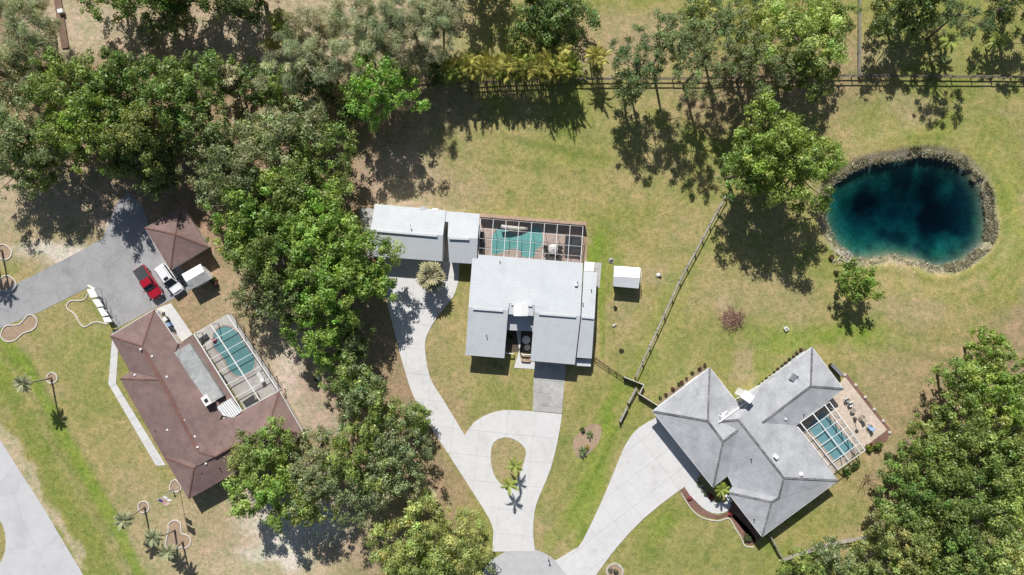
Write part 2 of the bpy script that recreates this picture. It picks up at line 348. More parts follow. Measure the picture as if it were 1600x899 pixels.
# soft-edged areas of cover, in photo pixels
for e in [(200, 60, 380, 110, LITTER, .8), (330, 60, 160, 60, SAND, .6), (120, 40, 80, 50, SAND, .75), (560, 60, 160, 90, SAND, .65), (620, 230, 110, 130, LITTER, .75),
          (630, 280, 60, 60, SAND, .6), (700, 210, 50, 90, TAN, .7), (980, 60, 110, 50, TAN, .75), (980, 75, 60, 25, LITTER, .35), (1250, 120, 130, 70, LITTER, .5), (1150, 150, 80, 60, LITTER, .55),
          (250, 260, 300, 150, LITTER, .85), (400, 420, 170, 160, LITTER, .8), (40, 330, 140, 80, SAND, .55), (90, 390, 110, 40, TAN, .8), (80, 400, 60, 16, WSAND, .35),
          (400, 470, 80, 50, TAN, .75), (450, 560, 60, 90, SAND, .85), (470, 590, 40, 60, WSAND, .65), (505, 655, 40, 40, WSAND, .8), (560, 640, 120, 200, LITTER, .75),
          (420, 840, 190, 90, SAND, .75), (425, 865, 50, 24, WSAND, .8), (345, 855, 40, 20, WSAND, .4), (90, 395, 50, 14, WSAND, .5), (170, 365, 14, 20, WSAND, .5), (350, 820, 60, 60, TAN, .7), (400, 800, 40, 40, WSAND, .35), (470, 815, 60, 34, WSAND, .8), (600, 860, 70, 60, SOIL, .6), (690, 740, 45, 130, SOIL, .75), (640, 600, 30, 60, SOIL, .7),
          (700, 600, 40, 90, STRAW, .75), (760, 605, 60, 40, STRAW, .5), (690, 650, 30, 30, SOIL, .5), (770, 610, 35, 25, GREEN, .55), (790, 720, 40, 50, TAN, .6),
          (830, 235, 130, 50, GREEN, .55), (890, 170, 60, 40, GREEN, .5), (740, 230, 40, 40, STRAW, .6), (815, 210, 40, 25, STRAW, .6), (830, 290, 120, 40, STRAW, .5), (700, 300, 60, 40, TAN, .6),
          (930, 395, 20, 30, LUSH, .8), (950, 440, 18, 90, GREEN, .7), (1050, 390, 60, 60, STRAW, .55), (1035, 430, 26, 16, TAN, .7), (990, 520, 40, 50, STRAW, .4), (975, 500, 16, 22, TAN, .5),
          (1080, 470, 50, 70, STRAW, .5), (1160, 520, 60, 60, GREEN, .55), (1140, 495, 22, 20, SOIL, .85), (1140, 478, 10, 10, SAND, .7), (1190, 440, 90, 60, STRAW, .6), (1200, 470, 100, 40, TAN, .35), (1070, 560, 40, 40, GREEN, .4), (1155, 570, 16, 30, TAN, .7),
          (1400, 470, 90, 40, STRAW, .5), (1420, 490, 50, 25, TAN, .6), (1350, 530, 60, 22, LUSH, .65), (1240, 530, 60, 22, LUSH, .6), (1430, 560, 120, 30, STRAW, .5), (1400, 600, 60, 40, TAN, .5), (1420, 650, 30, 70, GREEN, .5), (1450, 640, 60, 60, STRAW, .45),
          (1590, 540, 60, 60, LITTER, .6), (1560, 260, 50, 90, GREEN, .4), (1570, 360, 30, 90, LUSH, .35), (1450, 190, 120, 40, GREEN, .35), (1420, 170, 40, 22, TAN, .6), (1480, 70, 110, 60, GREEN, .45), (1400, 95, 50, 20, TAN, .5),
          (1520, 740, 190, 200, SOIL, .7), (1360, 770, 60, 60, STRAW, .5), (1290, 800, 70, 30, GREEN, .4), (1380, 810, 30, 20, SAND, .6), (1370, 700, 20, 60, TAN, .4),
          (1050, 830, 60, 60, GREEN, .65), (1040, 820, 24, 20, LUSH, .4), (1110, 850, 70, 40, STRAW, .5), (1160, 870, 80, 30, GREEN, .55), (900, 760, 26, 90, STRAW, .5), (920, 790, 30, 90, LUSH, .5), (880, 850, 30, 30, STRAW, .6), (965, 660, 12, 40, LUSH, .6),
          (90, 480, 60, 30, STRAW, .4), (130, 545, 40, 30, LUSH, .5), (60, 520, 60, 40, TAN, .3), (120, 580, 80, 60, STRAW, .45), (10, 580, 26, 40, LUSH, .7), (160, 640, 30, 50, GREEN, .5), (150, 700, 60, 60, STRAW, .55), (215, 740, 60, 60, STRAW, .45), (200, 800, 40, 60, TAN, .55), (300, 830, 60, 60, TAN, .65)]:
    ell(*e[:5], k=min(1, e[5]*1.0), soft=.75)
line(SWALE, 17, GREEN, .55); line([(p[0] + 22, p[1] - 12) for p in SWALE], 9, LUSH, .75, False); line([(p[0] - 20, p[1] + 12) for p in SWALE], 9, GREEN, .7, False)
line([(p[0] + 1, p[1]) for p in SWALE], 2.6, STRAW, .7, False)
line([(-20, 640), (10, 680), (75, 785), (140, 895)], 9, SAND, .7); line([(955, 660), (930, 740), (905, 800), (870, 850)], 15, LUSH, .4); line([(1060, 420), (1012, 520), (975, 640)], 10, LUSH, .3)
line([(940, 420), (941, 560)], 4, LUSH, .6, False); line([(1118, 350), (1010, 580)], 9, LUSH, .25)
line([(700, 690), (775, 790)], 5, LUSH, .25)
BANKC = np.array((.34, .30, .235)); bk = np.clip((1.75 - sd)/.7, 0, 1)*np.clip(.35 + fbm(PX, PY, 14, 51)*.9, 0, 1); blend(bk*.9, BANKC)
al = fbm(PX, PY, 55, 61); am = np.clip((al[..., None] - .42)/.16, 0, 1)*np.clip(.45 + fbm(PX, PY, 14, 65)[..., None]*1.1, 0, 1.2); bed = np.array((.19, .38, .22))*am + np.array((.04, .085, .075))*(1 - am)
sh = np.clip(1 - depth*3.5, 0, 1)[..., None]; bed = bed*(1 - sh) + np.array((.30, .25, .17))*sh
C = np.where(ins[..., None], bed, C)
# faint mowing bands
def streak(u, cell, seed): return vnoise(u, u*0, cell, seed)*.6 + vnoise(u, u*0, cell/2.3, seed + 5)*.4 - .5
jx = (fbm(PX, PY, 80, 71) - .5)*30
wp = np.clip(1 - (sd - 2)/16, 0, 1)*np.clip((PX - 1280)/80, 0, 1)                      # rounds of the mower about the pond
wd = np.exp(-(((PX - 925)/75)**2 + ((PY - 740)/120)**2)) + .8*np.exp(-(((PX - 1120)/110)**2 + ((PY - 850)/50)**2))
wc = np.exp(-(((PX - 840)/130)**2 + ((PY - 230)/90)**2)) + .7*np.exp(-(((PX - 1480)/140)**2 + ((PY - 560)/90)**2))
ws = np.clip(1 - sw/9, 0, 1)
mow = wp*streak(sd*10 + jx*.3, 13, 201) + np.clip(wd, 0, 1)*streak(PX*.88 + PY*.47 + jx*.3, 12, 211) + np.clip(wc, 0, 1)*streak(PY*.97 - PX*.2 + jx*.4, 13, 221) + ws*streak(PX*.87 - PY*.5 + jx*.3, 12, 231)
C *= (1 + np.clip(mow, -.5, .5)[..., None]*np.array((.58, .40, .58)))
ny, nx = GX.shape
V = np.stack([GX, GY, GZ], -1).reshape(-1, 3); idx = np.arange(nx*ny).reshape(ny, nx)
F = np.stack([idx[:-1, :-1], idx[:-1, 1:], idx[1:, 1:], idx[1:, :-1]], -1).reshape(-1, 4)
def fast_mesh(name, V, F, C=None, domain='POINT'):
    me = bpy.data.meshes.new(name); k = F.shape[1]
    me.vertices.add(len(V)); me.vertices.foreach_set('co', V.astype(np.float32).ravel())
    me.loops.add(F.size); me.loops.foreach_set('vertex_index', F.astype(np.int32).ravel())
    me.polygons.add(len(F)); me.polygons.foreach_set('loop_start', np.arange(0, F.size, k, dtype=np.int32)); me.polygons.foreach_set('loop_total', np.full(len(F), k, np.int32))
    me.update(calc_edges=True)
    if C is not None:
        at = me.attributes.new('tint', 'FLOAT_COLOR', domain)
        at.data.foreach_set('color', np.concatenate([np.clip(C, 0, 1), np.ones((len(C), 1))], 1).astype(np.float32).ravel())
    return me
me = fast_mesh('ground', V, F, C.reshape(-1, 3)); me.materials.append(M['ground'])
me.polygons.foreach_set('use_smooth', [True]*len(me.polygons))
tag(link(bpy.data.objects.new('ground', me)), kind='structure')

# pond water: closed body with absorption
m, nt, b = nodes('pond_water', .03)
nt.nodes.remove(b); out = nt.nodes['Material Output']
tr = nt.nodes.new('ShaderNodeBsdfTransparent'); gl = nt.nodes.new('ShaderNodeBsdfGlossy'); gl.inputs['Roughness'].default_value = .06
fr = nt.nodes.new('ShaderNodeFresnel'); fr.inputs[0].default_value = 1.33; mx = nt.nodes.new('ShaderNodeMixShader')
kn = noise(nt, 1.8, 3); bp = nt.nodes.new('ShaderNodeBump'); bp.inputs['Strength'].default_value = .08; nt.links.new(kn.outputs[0], bp.inputs['Height'])
nt.links.new(bp.outputs[0], gl.inputs['Normal']); nt.links.new(fr.outputs[0], mx.inputs[0]); nt.links.new(tr.outputs[0], mx.inputs[1]); nt.links.new(gl.outputs[0], mx.inputs[2]); nt.links.new(mx.outputs[0], out.inputs[0])
va = nt.nodes.new('ShaderNodeVolumeAbsorption'); va.inputs[0].default_value = (.09, .59, .71, 1); va.inputs[1].default_value = .98; nt.links.new(va.outputs[0], out.inputs['Volume'])
pw = MB().prism([W2(p) for p in smooth_loop([(1334, 263), (1295, 290), (1287, 318), (1290, 345), (1303, 376), (1322, 394), (1340, 405), (1364, 405), (1393, 400), (1415, 403), (1437, 407), (1460, 418),
     (1485, 418), (1513, 407), (1537, 388), (1548, 363), (1549, 333), (1542, 299), (1529, 276), (1513, 258), (1481, 243), (1444, 239), (1403, 245), (1362, 253)], 3)], -6, -.62).build('pond_water', 'pond_water')
tag(pw, kind='structure')

# ------------------------------------------------------------------ paving
def sheet(name, px, z, mat_, kind='structure', hole=None, label=None, cat=None):
    loops = [[W2(p) for p in px]] + ([[W2(p) for p in hole]] if hole else [])
    o = MB().prism(loops, -.05, z).build(name, mat_)
    return tag(o, label, cat, kind=kind)
def slabs(parent, px, holes, ang, su, sv, z0, z1, mat_, gap=.04, ou=0, ov=0):
    """cut a paved area into slabs along a joint grid; each slab is a piece of its own"""
    loops = [[Vector((*W2(p), z1)) for p in l] for l in [px] + holes]
    fl = [p for l in loops for p in l]; tr = tessellate_polygon(loops)
    base = bmesh.new(); vs = [base.verts.new(p) for p in fl]
    for t in tr:
        try: base.faces.new([vs[i] for i in t])
        except ValueError: pass
    bmesh.ops.recalc_face_normals(base, faces=base.faces)
    u = Vector((math.cos(ang), math.sin(ang), 0)); v = Vector((-u.y, u.x, 0))
    us = [p.dot(u) for p in fl]; vv = [p.dot(v) for p in fl]
    iu0 = math.floor((min(us) - ou)/su); iu1 = math.ceil((max(us) - ou)/su); iv0 = math.floor((min(vv) - ov)/sv); iv1 = math.ceil((max(vv) - ov)/sv)
    for i in range(iu0, iu1):
        for j in range(iv0, iv1):
            bm = base.copy()
            for d, lo, hi in ((u, ou + i*su + gap/2, ou + (i + 1)*su - gap/2), (v, ov + j*sv + gap/2, ov + (j + 1)*sv - gap/2)):
                bmesh.ops.bisect_plane(bm, geom=bm.verts[:] + bm.edges[:] + bm.faces[:], plane_co=d*lo, plane_no=-d, clear_outer=True)
                bmesh.ops.bisect_plane(bm, geom=bm.verts[:] + bm.edges[:] + bm.faces[:], plane_co=d*hi, plane_no=d, clear_outer=True)
            if bm.faces and sum(f.calc_area() for f in bm.faces) > .15:
                for f in bm.faces:
                    if f.normal.z < 0: f.normal_flip()
                ed = [e for e in bm.edges if len(e.link_faces) == 1]
                low = {}
                for e in ed:
                    for w_ in e.verts:
                        if w_ not in low: low[w_] = bm.verts.new((w_.co.x, w_.co.y, z0))
                for e in ed:
                    a_, b_ = e.verts
                    try: bm.faces.new((a_, low[a_], low[b_], b_))
                    except ValueError: pass
                dz = random.uniform(-.006, .006)
                for w_ in bm.verts: w_.co.z += dz
                bmesh.ops.recalc_face_normals(bm, faces=bm.faces)
                me = bpy.data.meshes.new('slab'); bm.to_mesh(me); me.materials.append(M[mat_]); link(bpy.data.objects.new('slab', me), parent)
            bm.free()
    base.free()

sheet('road', [(-300, 190), (-60, 590), (0, 688), (66, 791), (130, 899), (175, 975), (260, 1120), (-300, 1120)], .03, 'road', hole=[(-14 + 23*math.cos(t), 847 + 42*math.sin(t)) for t in np.linspace(0, 2*math.pi, 20)[:-1]])
CDS = [(818 + 74*math.cos(t), 931 + 74*math.sin(t)) for t in np.linspace(0, 2*math.pi, 49)[:-1]]
sheet('cul_de_sac', CDS, .03, 'culdesac')
ASPH = [(-60, 541), (0, 513), (63, 487), (133, 452), (140, 446), (183, 513), (243, 481), (290, 458), (312, 440), (275, 415), (232, 350), (222, 322), (200, 300), (182, 318), (172, 345), (160, 373), (130, 390), (67, 423), (30, 441), (-60, 487)]
sheet('asphalt_driveway', ASPH, .03, 'asphalt')
ISL = smooth_loop([(771.6, 691.6), (782, 685), (795, 684), (811, 691), (820.6, 702), (821.5, 711), (816, 731), (809, 748), (802, 758), (791, 761), (780, 754), (771.6, 741), (767.7, 725), (767, 706)], 2)
DRV = [(598, 400), (718, 411)] + smooth_loop([(716, 440), (708, 464), (684, 494), (668, 522), (664, 545), (672, 590), (692, 624), (726, 680)], 3, False) \
    + smooth_loop([(739.6, 661), (755.6, 650.5), (777, 642.7), (796.5, 641), (832, 643)], 2, False) + [(878, 647)] \
    + smooth_loop([(877.5, 652), (872, 686), (860.6, 732), (848, 763), (838, 788), (834, 810), (833, 835), (836, 862)], 2, False) \
    + [(769, 862)] + smooth_loop([(771, 832), (764, 810), (724, 746), (667, 657), (638, 598), (606, 478)], 3, False)
dr = sheet('driveway', DRV, .035, 'joint', hole=ISL)
slabs(dr, DRV, [ISL], math.radians(-6), 4.2, 3.9, .03, .07, 'concrete', .028, 1.5, .6)
APR = [(835, 560), (885, 563), (877.8, 646), (832.3, 642)]
ap = sheet('driveway_apron', APR, .035, 'joint'); slabs(ap, APR, [], math.radians(-5), 4.0, 2.0, .03, .065, 'concrete_old', .04, .5, 0)
RDR = [(1030, 650)] + smooth_loop([(1019, 656), (999, 668), (984, 684), (969, 713), (946, 770), (910, 846), (896, 859), (866, 877)], 2, False) + [(888, 902), (896, 960), (925, 960)] \
    + smooth_loop([(931, 899), (963, 856), (1006, 810), (1059, 768), (1088, 749)], 2, False) + [(1095, 742)]
rd = sheet('driveway', RDR, .035, 'joint'); slabs(rd, RDR, [], math.radians(-52), 3.7, 3.7, .03, .07, 'concrete', .032, 1.6, 1.2)
WK = [(184, 513), (178, 517), (175, 533), (169.5, 600), (244, 728), (259, 727), (181.5, 600), (184.6, 546), (198, 540)]
wk = sheet('walkway', WK, .035, 'joint'); slabs(wk, WK, [], math.radians(-58), 2.0, 9, .03, .07, 'concrete', .03)
RW = smooth_loop([(1070, 762), (1088, 748), (1103, 766), (1120, 786), (1140, 783), (1139, 797), (1122, 803), (1104, 798), (1089, 785)], 2)
sheet('garden_walk', RW, .06, 'concrete')
sheet('side_pad', [(561, 325), (590, 327), (590, 402), (574, 402)], .06, 'concrete_old')
sheet('equipment_pad', [(245, 482), (267, 474), (301, 523), (279, 538)], .07, 'concrete')
sheet('house_path', [(806, 515), (814, 516), (813, 541), (803, 575), (836, 577), (836, 566), (814, 562), (816, 541)][:4] + [(836, 577), (837, 567), (814, 562)], .06, 'concrete')
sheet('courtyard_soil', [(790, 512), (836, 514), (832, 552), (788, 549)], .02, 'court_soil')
# beds
def bed(name, px, mat_, z=.012): return sheet(name, px, z, mat_)
bed('mulch_bed', smooth_loop([(1063, 767), (1073, 760), (1089, 786), (1106, 800), (1124, 806), (1140, 800), (1160, 816), (1178, 838), (1180, 850), (1168, 852), (1159, 838), (1150, 824), (1140, 808), (1122, 812), (1098, 806), (1080, 793)], 2), 'mulch')
bed('mulch_bed', [(1132, 795), (1150, 780), (1192, 838), (1180, 848)], 'mulch')
bed('soil_bed', [(1025, 630), (1098, 571), (1112, 582), (1040, 642)], 'bed_litter', .01); bed('soil_bed', [(1180, 610), (1256, 542), (1266, 552), (1192, 618)], 'bed_litter', .01)
bed('mulch_bed', [(1312, 588), (1322, 582), (1392, 672), (1386, 690), (1352, 706), (1349, 698), (1384, 673), (1321, 590)], 'mulch', .01)
bed('soil_bed', smooth_loop([(895, 690), (910, 672), (925, 662), (940, 668), (936, 690), (925, 705), (910, 716), (900, 712)], 3), 'soil', .008)
bed('soil_bed', [(748, 333), (916, 347), (917, 412), (911, 412), (911, 354), (748, 341)], 'soil', .01)
def rail_ring(name, px, label, w=.16, h=.12, mat_='curb', closed=True, fill=None, group=None):
    P = [W(p[0], p[1], 0) for p in px]; mb = MB(); k = len(P); o = 0; L = []; R = []
    for i in range(k):
        a, b_ = (P[(i - 1) % k], P[(i + 1) % k]) if closed else (P[max(i - 1, 0)], P[min(i + 1, k - 1)])
        d = (b_ - a).normalized(); n_ = Vector((-d.y, d.x, 0))*w/2; j = random.uniform(-.012, .012)
        for q, zz in ((n_, -.03), (n_, h + j), (-n_, h + j), (-n_, -.03)): mb.v.append(tuple(P[i] + q + Vector((0, 0, zz))))
    for i in range(k if closed else k - 1):
        j = (i + 1) % k
        for e in range(4): f = (i*4 + e, i*4 + (e + 1) % 4, j*4 + (e + 1) % 4, j*4 + e); mb.f.append(f)
    ob = mb.build(name, mat_); tag(ob, label, 'border', group)
    if fill: bed('soil_bed', px, fill, .01)
    return ob
GB = 'pale curved garden borders'
rail_ring('garden_border', smooth_loop([(2, 520), (10, 509), (30, 507), (42, 494), (50, 492), (58, 499), (57, 509), (50, 516), (36, 521), (25, 531), (12, 534), (3, 529)], 3), 'pale figure-eight garden border beside the grey driveway', fill='soil', group=GB)
rail_ring('garden_border', smooth_loop([(137, 459), (133, 467), (124, 470), (111, 470), (105, 476), (106, 483), (118, 492), (124, 504), (132, 511), (142, 506), (152, 503), (168, 507)], 3, False), 'pale wavy garden border running out from the white fence', closed=False, group=GB)
rail_ring('garden_border', smooth_loop([(0, 383), (10, 384), (18, 392), (16, 402), (6, 406), (-6, 398)], 3), 'pale round border at the left edge above the driveway', fill='soil', group=GB)
rail_ring('garden_border', smooth_loop([(2, 434), (14, 431), (24, 440), (24, 450), (10, 456), (-4, 450)], 3), 'pale border touching the driveway edge under palm shadow', fill='soil', group=GB)
rail_ring('garden_border', smooth_loop([(74, 588), (80, 582), (88, 586), (89, 594), (82, 599), (75, 597)], 3), 'small pale ring round the palm above the green swale', fill='soil', group=GB)
rail_ring('garden_border', smooth_loop([(216, 790), (221, 784), (230, 785), (233, 793), (229, 800), (219, 800)], 3), 'small pale ring round the middle palm on the left lawn', fill='soil', group=GB)
rail_ring('garden_border', smooth_loop([(263, 829), (264, 818), (274, 813), (282, 818), (283, 828), (285, 834), (295, 838), (298, 848), (291, 856), (284, 855), (276, 858), (265, 860), (259, 853), (260, 844)], 3), 'pale three-lobed border round the two palms', fill='soil', group=GB)
rail_ring('garden_border', smooth_loop([(265, 763), (268, 753), (275, 750), (283, 760), (279, 768), (269, 768)], 3), 'pale half-hidden border at the corner of the brown roof', fill='soil', group=GB)
rail_ring('garden_border', smooth_loop([(948, 890), (954, 883), (963, 881), (971, 887), (973, 895), (968, 903), (956, 904), (950, 899)], 3), 'round stone ring on the lawn right of the cul-de-sac', w=.3, mat_='stone', fill='soil', group=GB)
rail_ring('garden_border', smooth_loop([(1064, 770), (1080, 795), (1097, 809), (1122, 814), (1139, 810), (1149, 826), (1158, 840), (1164, 853), (1178, 855)], 3, False), 'pale curb edging the mulch bed of the grey house', w=.14, closed=False, group=GB)

# ------------------------------------------------------------------ roofs and houses
def roof_mesh(name, verts, faces, mat_, parent, thick=.22):
    """verts: {key: (px, py, z)}"""
    keys = list(verts); ix = {k: i for i, k in enumerate(keys)}; P = [W(*verts[k]) for k in keys]
    F = []
    for f in faces:
        q = [ix[k] for k in f]
        n_ = Vector((0, 0, 0))
        for i in range(len(q)): n_ += P[q[i]].cross(P[q[(i + 1) % len(q)]])
        F.append(q if n_.z > 0 else q[::-1])
    mb = MB(); n = len(P); mb.v = [tuple(p) for p in P] + [(p.x, p.y, p.z - thick) for p in P]
    cnt = {}
    for q in F:
        for i in range(len(q)): cnt[(q[i], q[(i + 1) % len(q)])] = 1
        if len(q) > 4:
            for t in tessellate_polygon([[P[i] for i in q]]):
                a, b_, c = [q[i] for i in t]
                if (P[b_] - P[a]).cross(P[c] - P[a]).z < 0: b_, c = c, b_
                mb.f.append((a, b_, c)); mb.f.append((n + c, n + b_, n + a))
        else:
            mb.f.append(tuple(q)); mb.f.append(tuple(n + i for i in q[::-1]))
    for (a, b_) in cnt:
        if (b_, a) not in cnt: mb.f.append((a, n + a, n + b_, b_))
    return mb.build(name, mat_, parent)
def caps(parent, segs, w, h, mat_, name='ridge_cap', lift=.03, ext=0):
    for a, b_ in segs:
        A, B = W(*a), W(*b_); A.z += lift; B.z += lift; MB().bar(A, B, w, h).build(name, mat_, parent)
def gutters(parent, segs, w=.14, h=.13, mat_='trim_white', name='gutter', dz=-.02, off=.08):
    for a, b_ in segs:
        A, B = W(*a), W(*b_); d = (B - A).normalized(); o = Vector((-d.y, d.x, 0))*off
        A += o; B += o; A.z += dz; B.z += dz; MB().bar(A, B, w, h).build(name, mat_, parent)
def walls(parent, px, z_eave, top, mat_, inset=.55, win=True, doors=()):
    P = [Vector(W2(p, z_eave)).to_3d() for p in px]; k = len(P)
    area = sum(P[i].x*P[(i + 1) % k].y - P[(i + 1) % k].x*P[i].y for i in range(k))
    if area < 0: P = P[::-1]
    Q = []
    for i in range(k):
        d0 = (P[i] - P[i - 1]).normalized(); d1 = (P[(i + 1) % k] - P[i]).normalized()
        n0 = Vector((-d0.y, d0.x, 0)); n1 = Vector((-d1.y, d1.x, 0)); b_ = n0 + n1
        b_ = b_/max(.5, b_.dot(n1)) if b_.length > .3 else n1
        Q.append(P[i] + b_*inset)
    wl = MB().prism([(q.x, q.y) for q in Q], 0, top).build('wall', mat_, parent)
    if win:
        for i in range(k):
            a, b_ = Q[i], Q[(i + 1) % k]; L = (b_ - a).length
            if L < 3.2: continue
            d = (b_ - a)/L; n_ = Vector((d.y, -d.x, 0)); rz = math.atan2(d.y, d.x); m_ = max(1, int(L//4.2))
            for j in range(m_):
                c = a + d*(L*(j + .5)/m_)
                if (i, j) in doors:
                    dd = MB().box((*(c + n_*.02)[:2], .02), (2.4 if L > 8 else 1.0, .06, 2.05), rz).build('door', 'trim_white', parent)
                    MB().box((*(c + n_*.07 + d*.35)[:2], 1.0), (.12, .06, .05), rz).build('handle', 'metal_grey', dd)
                    continue
                wd = MB().box((*(c + n_*.012)[:2], .9), (1.3, .06, 1.15), rz).build('window', 'trim_white', parent)
                MB().box((*(c + n_*.03)[:2], .97), (1.12, .04, 1.0), rz).build('pane', 'glass_dark', wd)
    return wl
def vent(parent, px, py, z, kind='pipe'):
    z += .2; p = W(px, py, z)
    if kind == 'pipe': MB().lathe((p.x, p.y, z - .25), [(.07, 0), (.07, .55)], 8).build('vent_pipe', 'plastic_dark', parent)
    elif kind == 'cap': MB().lathe((p.x, p.y, z - .3), [(.11, 0), (.11, .36), (.18, .38), (.15, .48), (.05, .52)], 10).build('roof_vent', 'trim_white', parent)
    elif kind == 'big': MB().lathe((p.x, p.y, z - .25), [(.18, 0), (.18, .4), (.36, .45), (.34, .62), (.12, .8)], 12).build('roof_vent', 'trim_white', parent)
    elif kind == 'box': MB().box((p.x, p.y, z - .25), (.55, .55, .6), .8, .9).build('roof_vent', 'trim_white', parent)

# --- grey hipped house on the right
E = 3.05
gv = dict(L=(1020, 643, E), T=(1109, 575, E), G1=(1106, 658, 4.55), G2=(1130, 690, 4.55), B=(1114.5, 762, E), X=(1153, 672, 4.52), N1=(1137, 744.5, E), NE=(1150, 627, E), J=(1124, 659, 3.88),
          M1=(1154, 656, 4.8), M2=(1225, 747, 4.8), Q=(1217, 778, 4.12), Q2=(1206, 784.5, 4.12), K=(1138, 770, E), K0=(1145, 761, E), S=(1191, 839, E), SE=(1310, 751, E), R0=(1191, 661, 4.12), R1=(1267, 603.4, 4.12),
          TT=(1269, 543, E), RR=(1318, 608, E), V=(1243.5, 665, E), U=(1191, 602, E), U2=(1158, 629.5, E))
house = thing('house', 'grey hip-roofed house with white chimney on the right', 'house', W(1170, 690, 0))
rf = roof_mesh('roof', gv, [('L', 'T', 'G1'), ('L', 'G1', 'G2', 'B'), ('T', 'NE', 'J', 'G2', 'G1'), ('J', 'X', 'G2'), ('G2', 'X', 'N1', 'B'), ('X', 'M1', 'M2', 'Q', 'K0', 'N1'), ('J', 'M1', 'X'), ('J', 'U2', 'M1'), ('NE', 'U2', 'J'),
        ('U2', 'U', 'R0', 'M1'), ('M1', 'R0', 'V', 'SE', 'M2'), ('U', 'TT', 'R1', 'R0'), ('TT', 'RR', 'R1'), ('R0', 'R1', 'RR', 'V'), ('M2', 'SE', 'S', 'Q2', 'Q'), ('K', 'Q2', 'S'), ('K0', 'Q', 'Q2', 'K')], 'grey_roof', house)
g = lambda *ks: [(gv[ks[i]], gv[ks[i + 1]]) for i in range(0, len(ks), 2)]
caps(house, g('L', 'G1', 'T', 'G1', 'G1', 'G2', 'G2', 'X', 'G2', 'B', 'M1', 'M2', 'R0', 'R1', 'R1', 'TT', 'R1', 'RR', 'M2', 'SE', 'M2', 'Q', 'Q', 'Q2', 'Q2', 'S', 'K', 'Q2', 'J', 'M1'), .3, .06, 'grey_cap')
gutters(house, g('T', 'L', 'L', 'B', 'S', 'SE', 'K', 'S', 'TT', 'U2', 'RR', 'TT', 'V', 'RR', 'NE', 'T'), off=.0, dz=-.1)
# white upstand where the main roof rises over the garage wing
A, B_ = W(1123, 660, 4.0), W(1166, 629, 3.4); MB().bar(A, B_, .12, .45).build('upstand', 'trim_white', house)
MB().prism([W2(p, 4.0) for p in ((1124, 650), (1131, 646), (1138, 643), (1130, 654))], 3.5, 3.82).build('flashing', 'trim_white', house)
walls(house, [(1020, 643), (1109, 575), (1150, 627), (1191, 602), (1269, 543), (1318, 608), (1243.5, 665), (1310, 751), (1191, 839), (1138, 770), (1150, 760), (1137, 744.5), (1114.5, 762)], E, E - .1, 'wall_pale', .6, doors=((11, 0), (12, 1)))
c = W(1168, 620, 5.4)
ch = MB().box((c.x, c.y, 2.2), (1.5, 1.1, 3.2), -.6).build('chimney', 'wall_white', house); MB().box((c.x, c.y, 5.4), (1.75, 1.35, .14), -.6).build('chimney_cap', 'trim_white', ch)
for v in [(1126, 648, 4.3, 'pipe'), (1174, 718, 4.2, 'pipe'), (1212.5, 714, 4.5, 'box'), (1251, 741, 3.75, 'big'), (1227.5, 655, 3.4, 'cap'), (1178.5, 812, 3.2, 'pipe'), (1256, 648, 3.1, 'pipe'), (1247, 589, 3.6, 'pipe')]: vent(house, *v)
p = W(1240, 590, 3.75); MB().box((p.x, p.y, 3.4), (.7, 1.1, .42), -.6).build('skylight', 'metal_grey', house)

# --- brown hipped house on the left
E = 3.0
bv = dict(A=(241, 483.7, E), B=(172, 525, E), R1=(221.5, 541, 4.6), P=(254.5, 594, 4.6), R2=(311, 707, 4.6), V1=(203, 581, E), K1=(187.5, 592, E), K2=(256, 714.5, E), Q0=(308, 726, 4.4), Q=(302.4, 732, 4.35), K3=(294.6, 780, E),
          R3=(335, 714, 4.6), R4=(419, 666, 4.6), N=(436, 611, E), EE=(475, 679, E), C1=(377, 643.5, E), V2=(343, 657, 3.4), D0=(350, 640, 3.1), C=(278, 537, E), FL0=(273, 551, 3.25), K2b=(260, 711, 3.1), R2b=(316, 713, 4.6))
house = thing('house', 'brown shingle hip-roofed house with flat grey section on the left', 'house', W(300, 640, 0))
roof_mesh('roof', bv, [('A', 'B', 'R1'), ('B', 'R1', 'P', 'V1'), ('V1', 'P', 'K1'), ('K1', 'P', 'R2', 'Q0', 'K2b', 'K2'), ('K2b', 'Q0', 'Q', 'K2'), ('K2', 'Q', 'K3'), ('K3', 'Q', 'Q0', 'R2', 'R3', 'R4', 'EE'), ('EE', 'R4', 'N'),
        ('R3', 'R4', 'N', 'C1', 'V2'), ('A', 'R1', 'P', 'R2', 'R3', 'V2', 'D0', 'FL0', 'C')], 'brown_roof', house)
g = lambda *ks: [(bv[ks[i]], bv[ks[i + 1]]) for i in range(0, len(ks), 2)]
caps(house, g('A', 'R1', 'B', 'R1', 'R1', 'P', 'P', 'R2', 'R2', 'R3', 'R3', 'R4', 'R4', 'N', 'R4', 'EE', 'Q', 'K3', 'K2', 'Q', 'K1', 'P', 'Q', 'Q0'), .22, .05, 'brown_cap')
caps(house, [((226, 548, 4.5), (308, 703, 4.5))], .5, .08, 'brown_cap', 'ridge_vent', .04)
gutters(house, g('A', 'B', 'C', 'A', 'N', 'EE'), off=0, dz=-.08); gutters(house, g('B', 'V1', 'K1', 'K2', 'K2', 'K3', 'K3', 'EE'), .08, .12, 'brown_cap', off=0, dz=-.08)
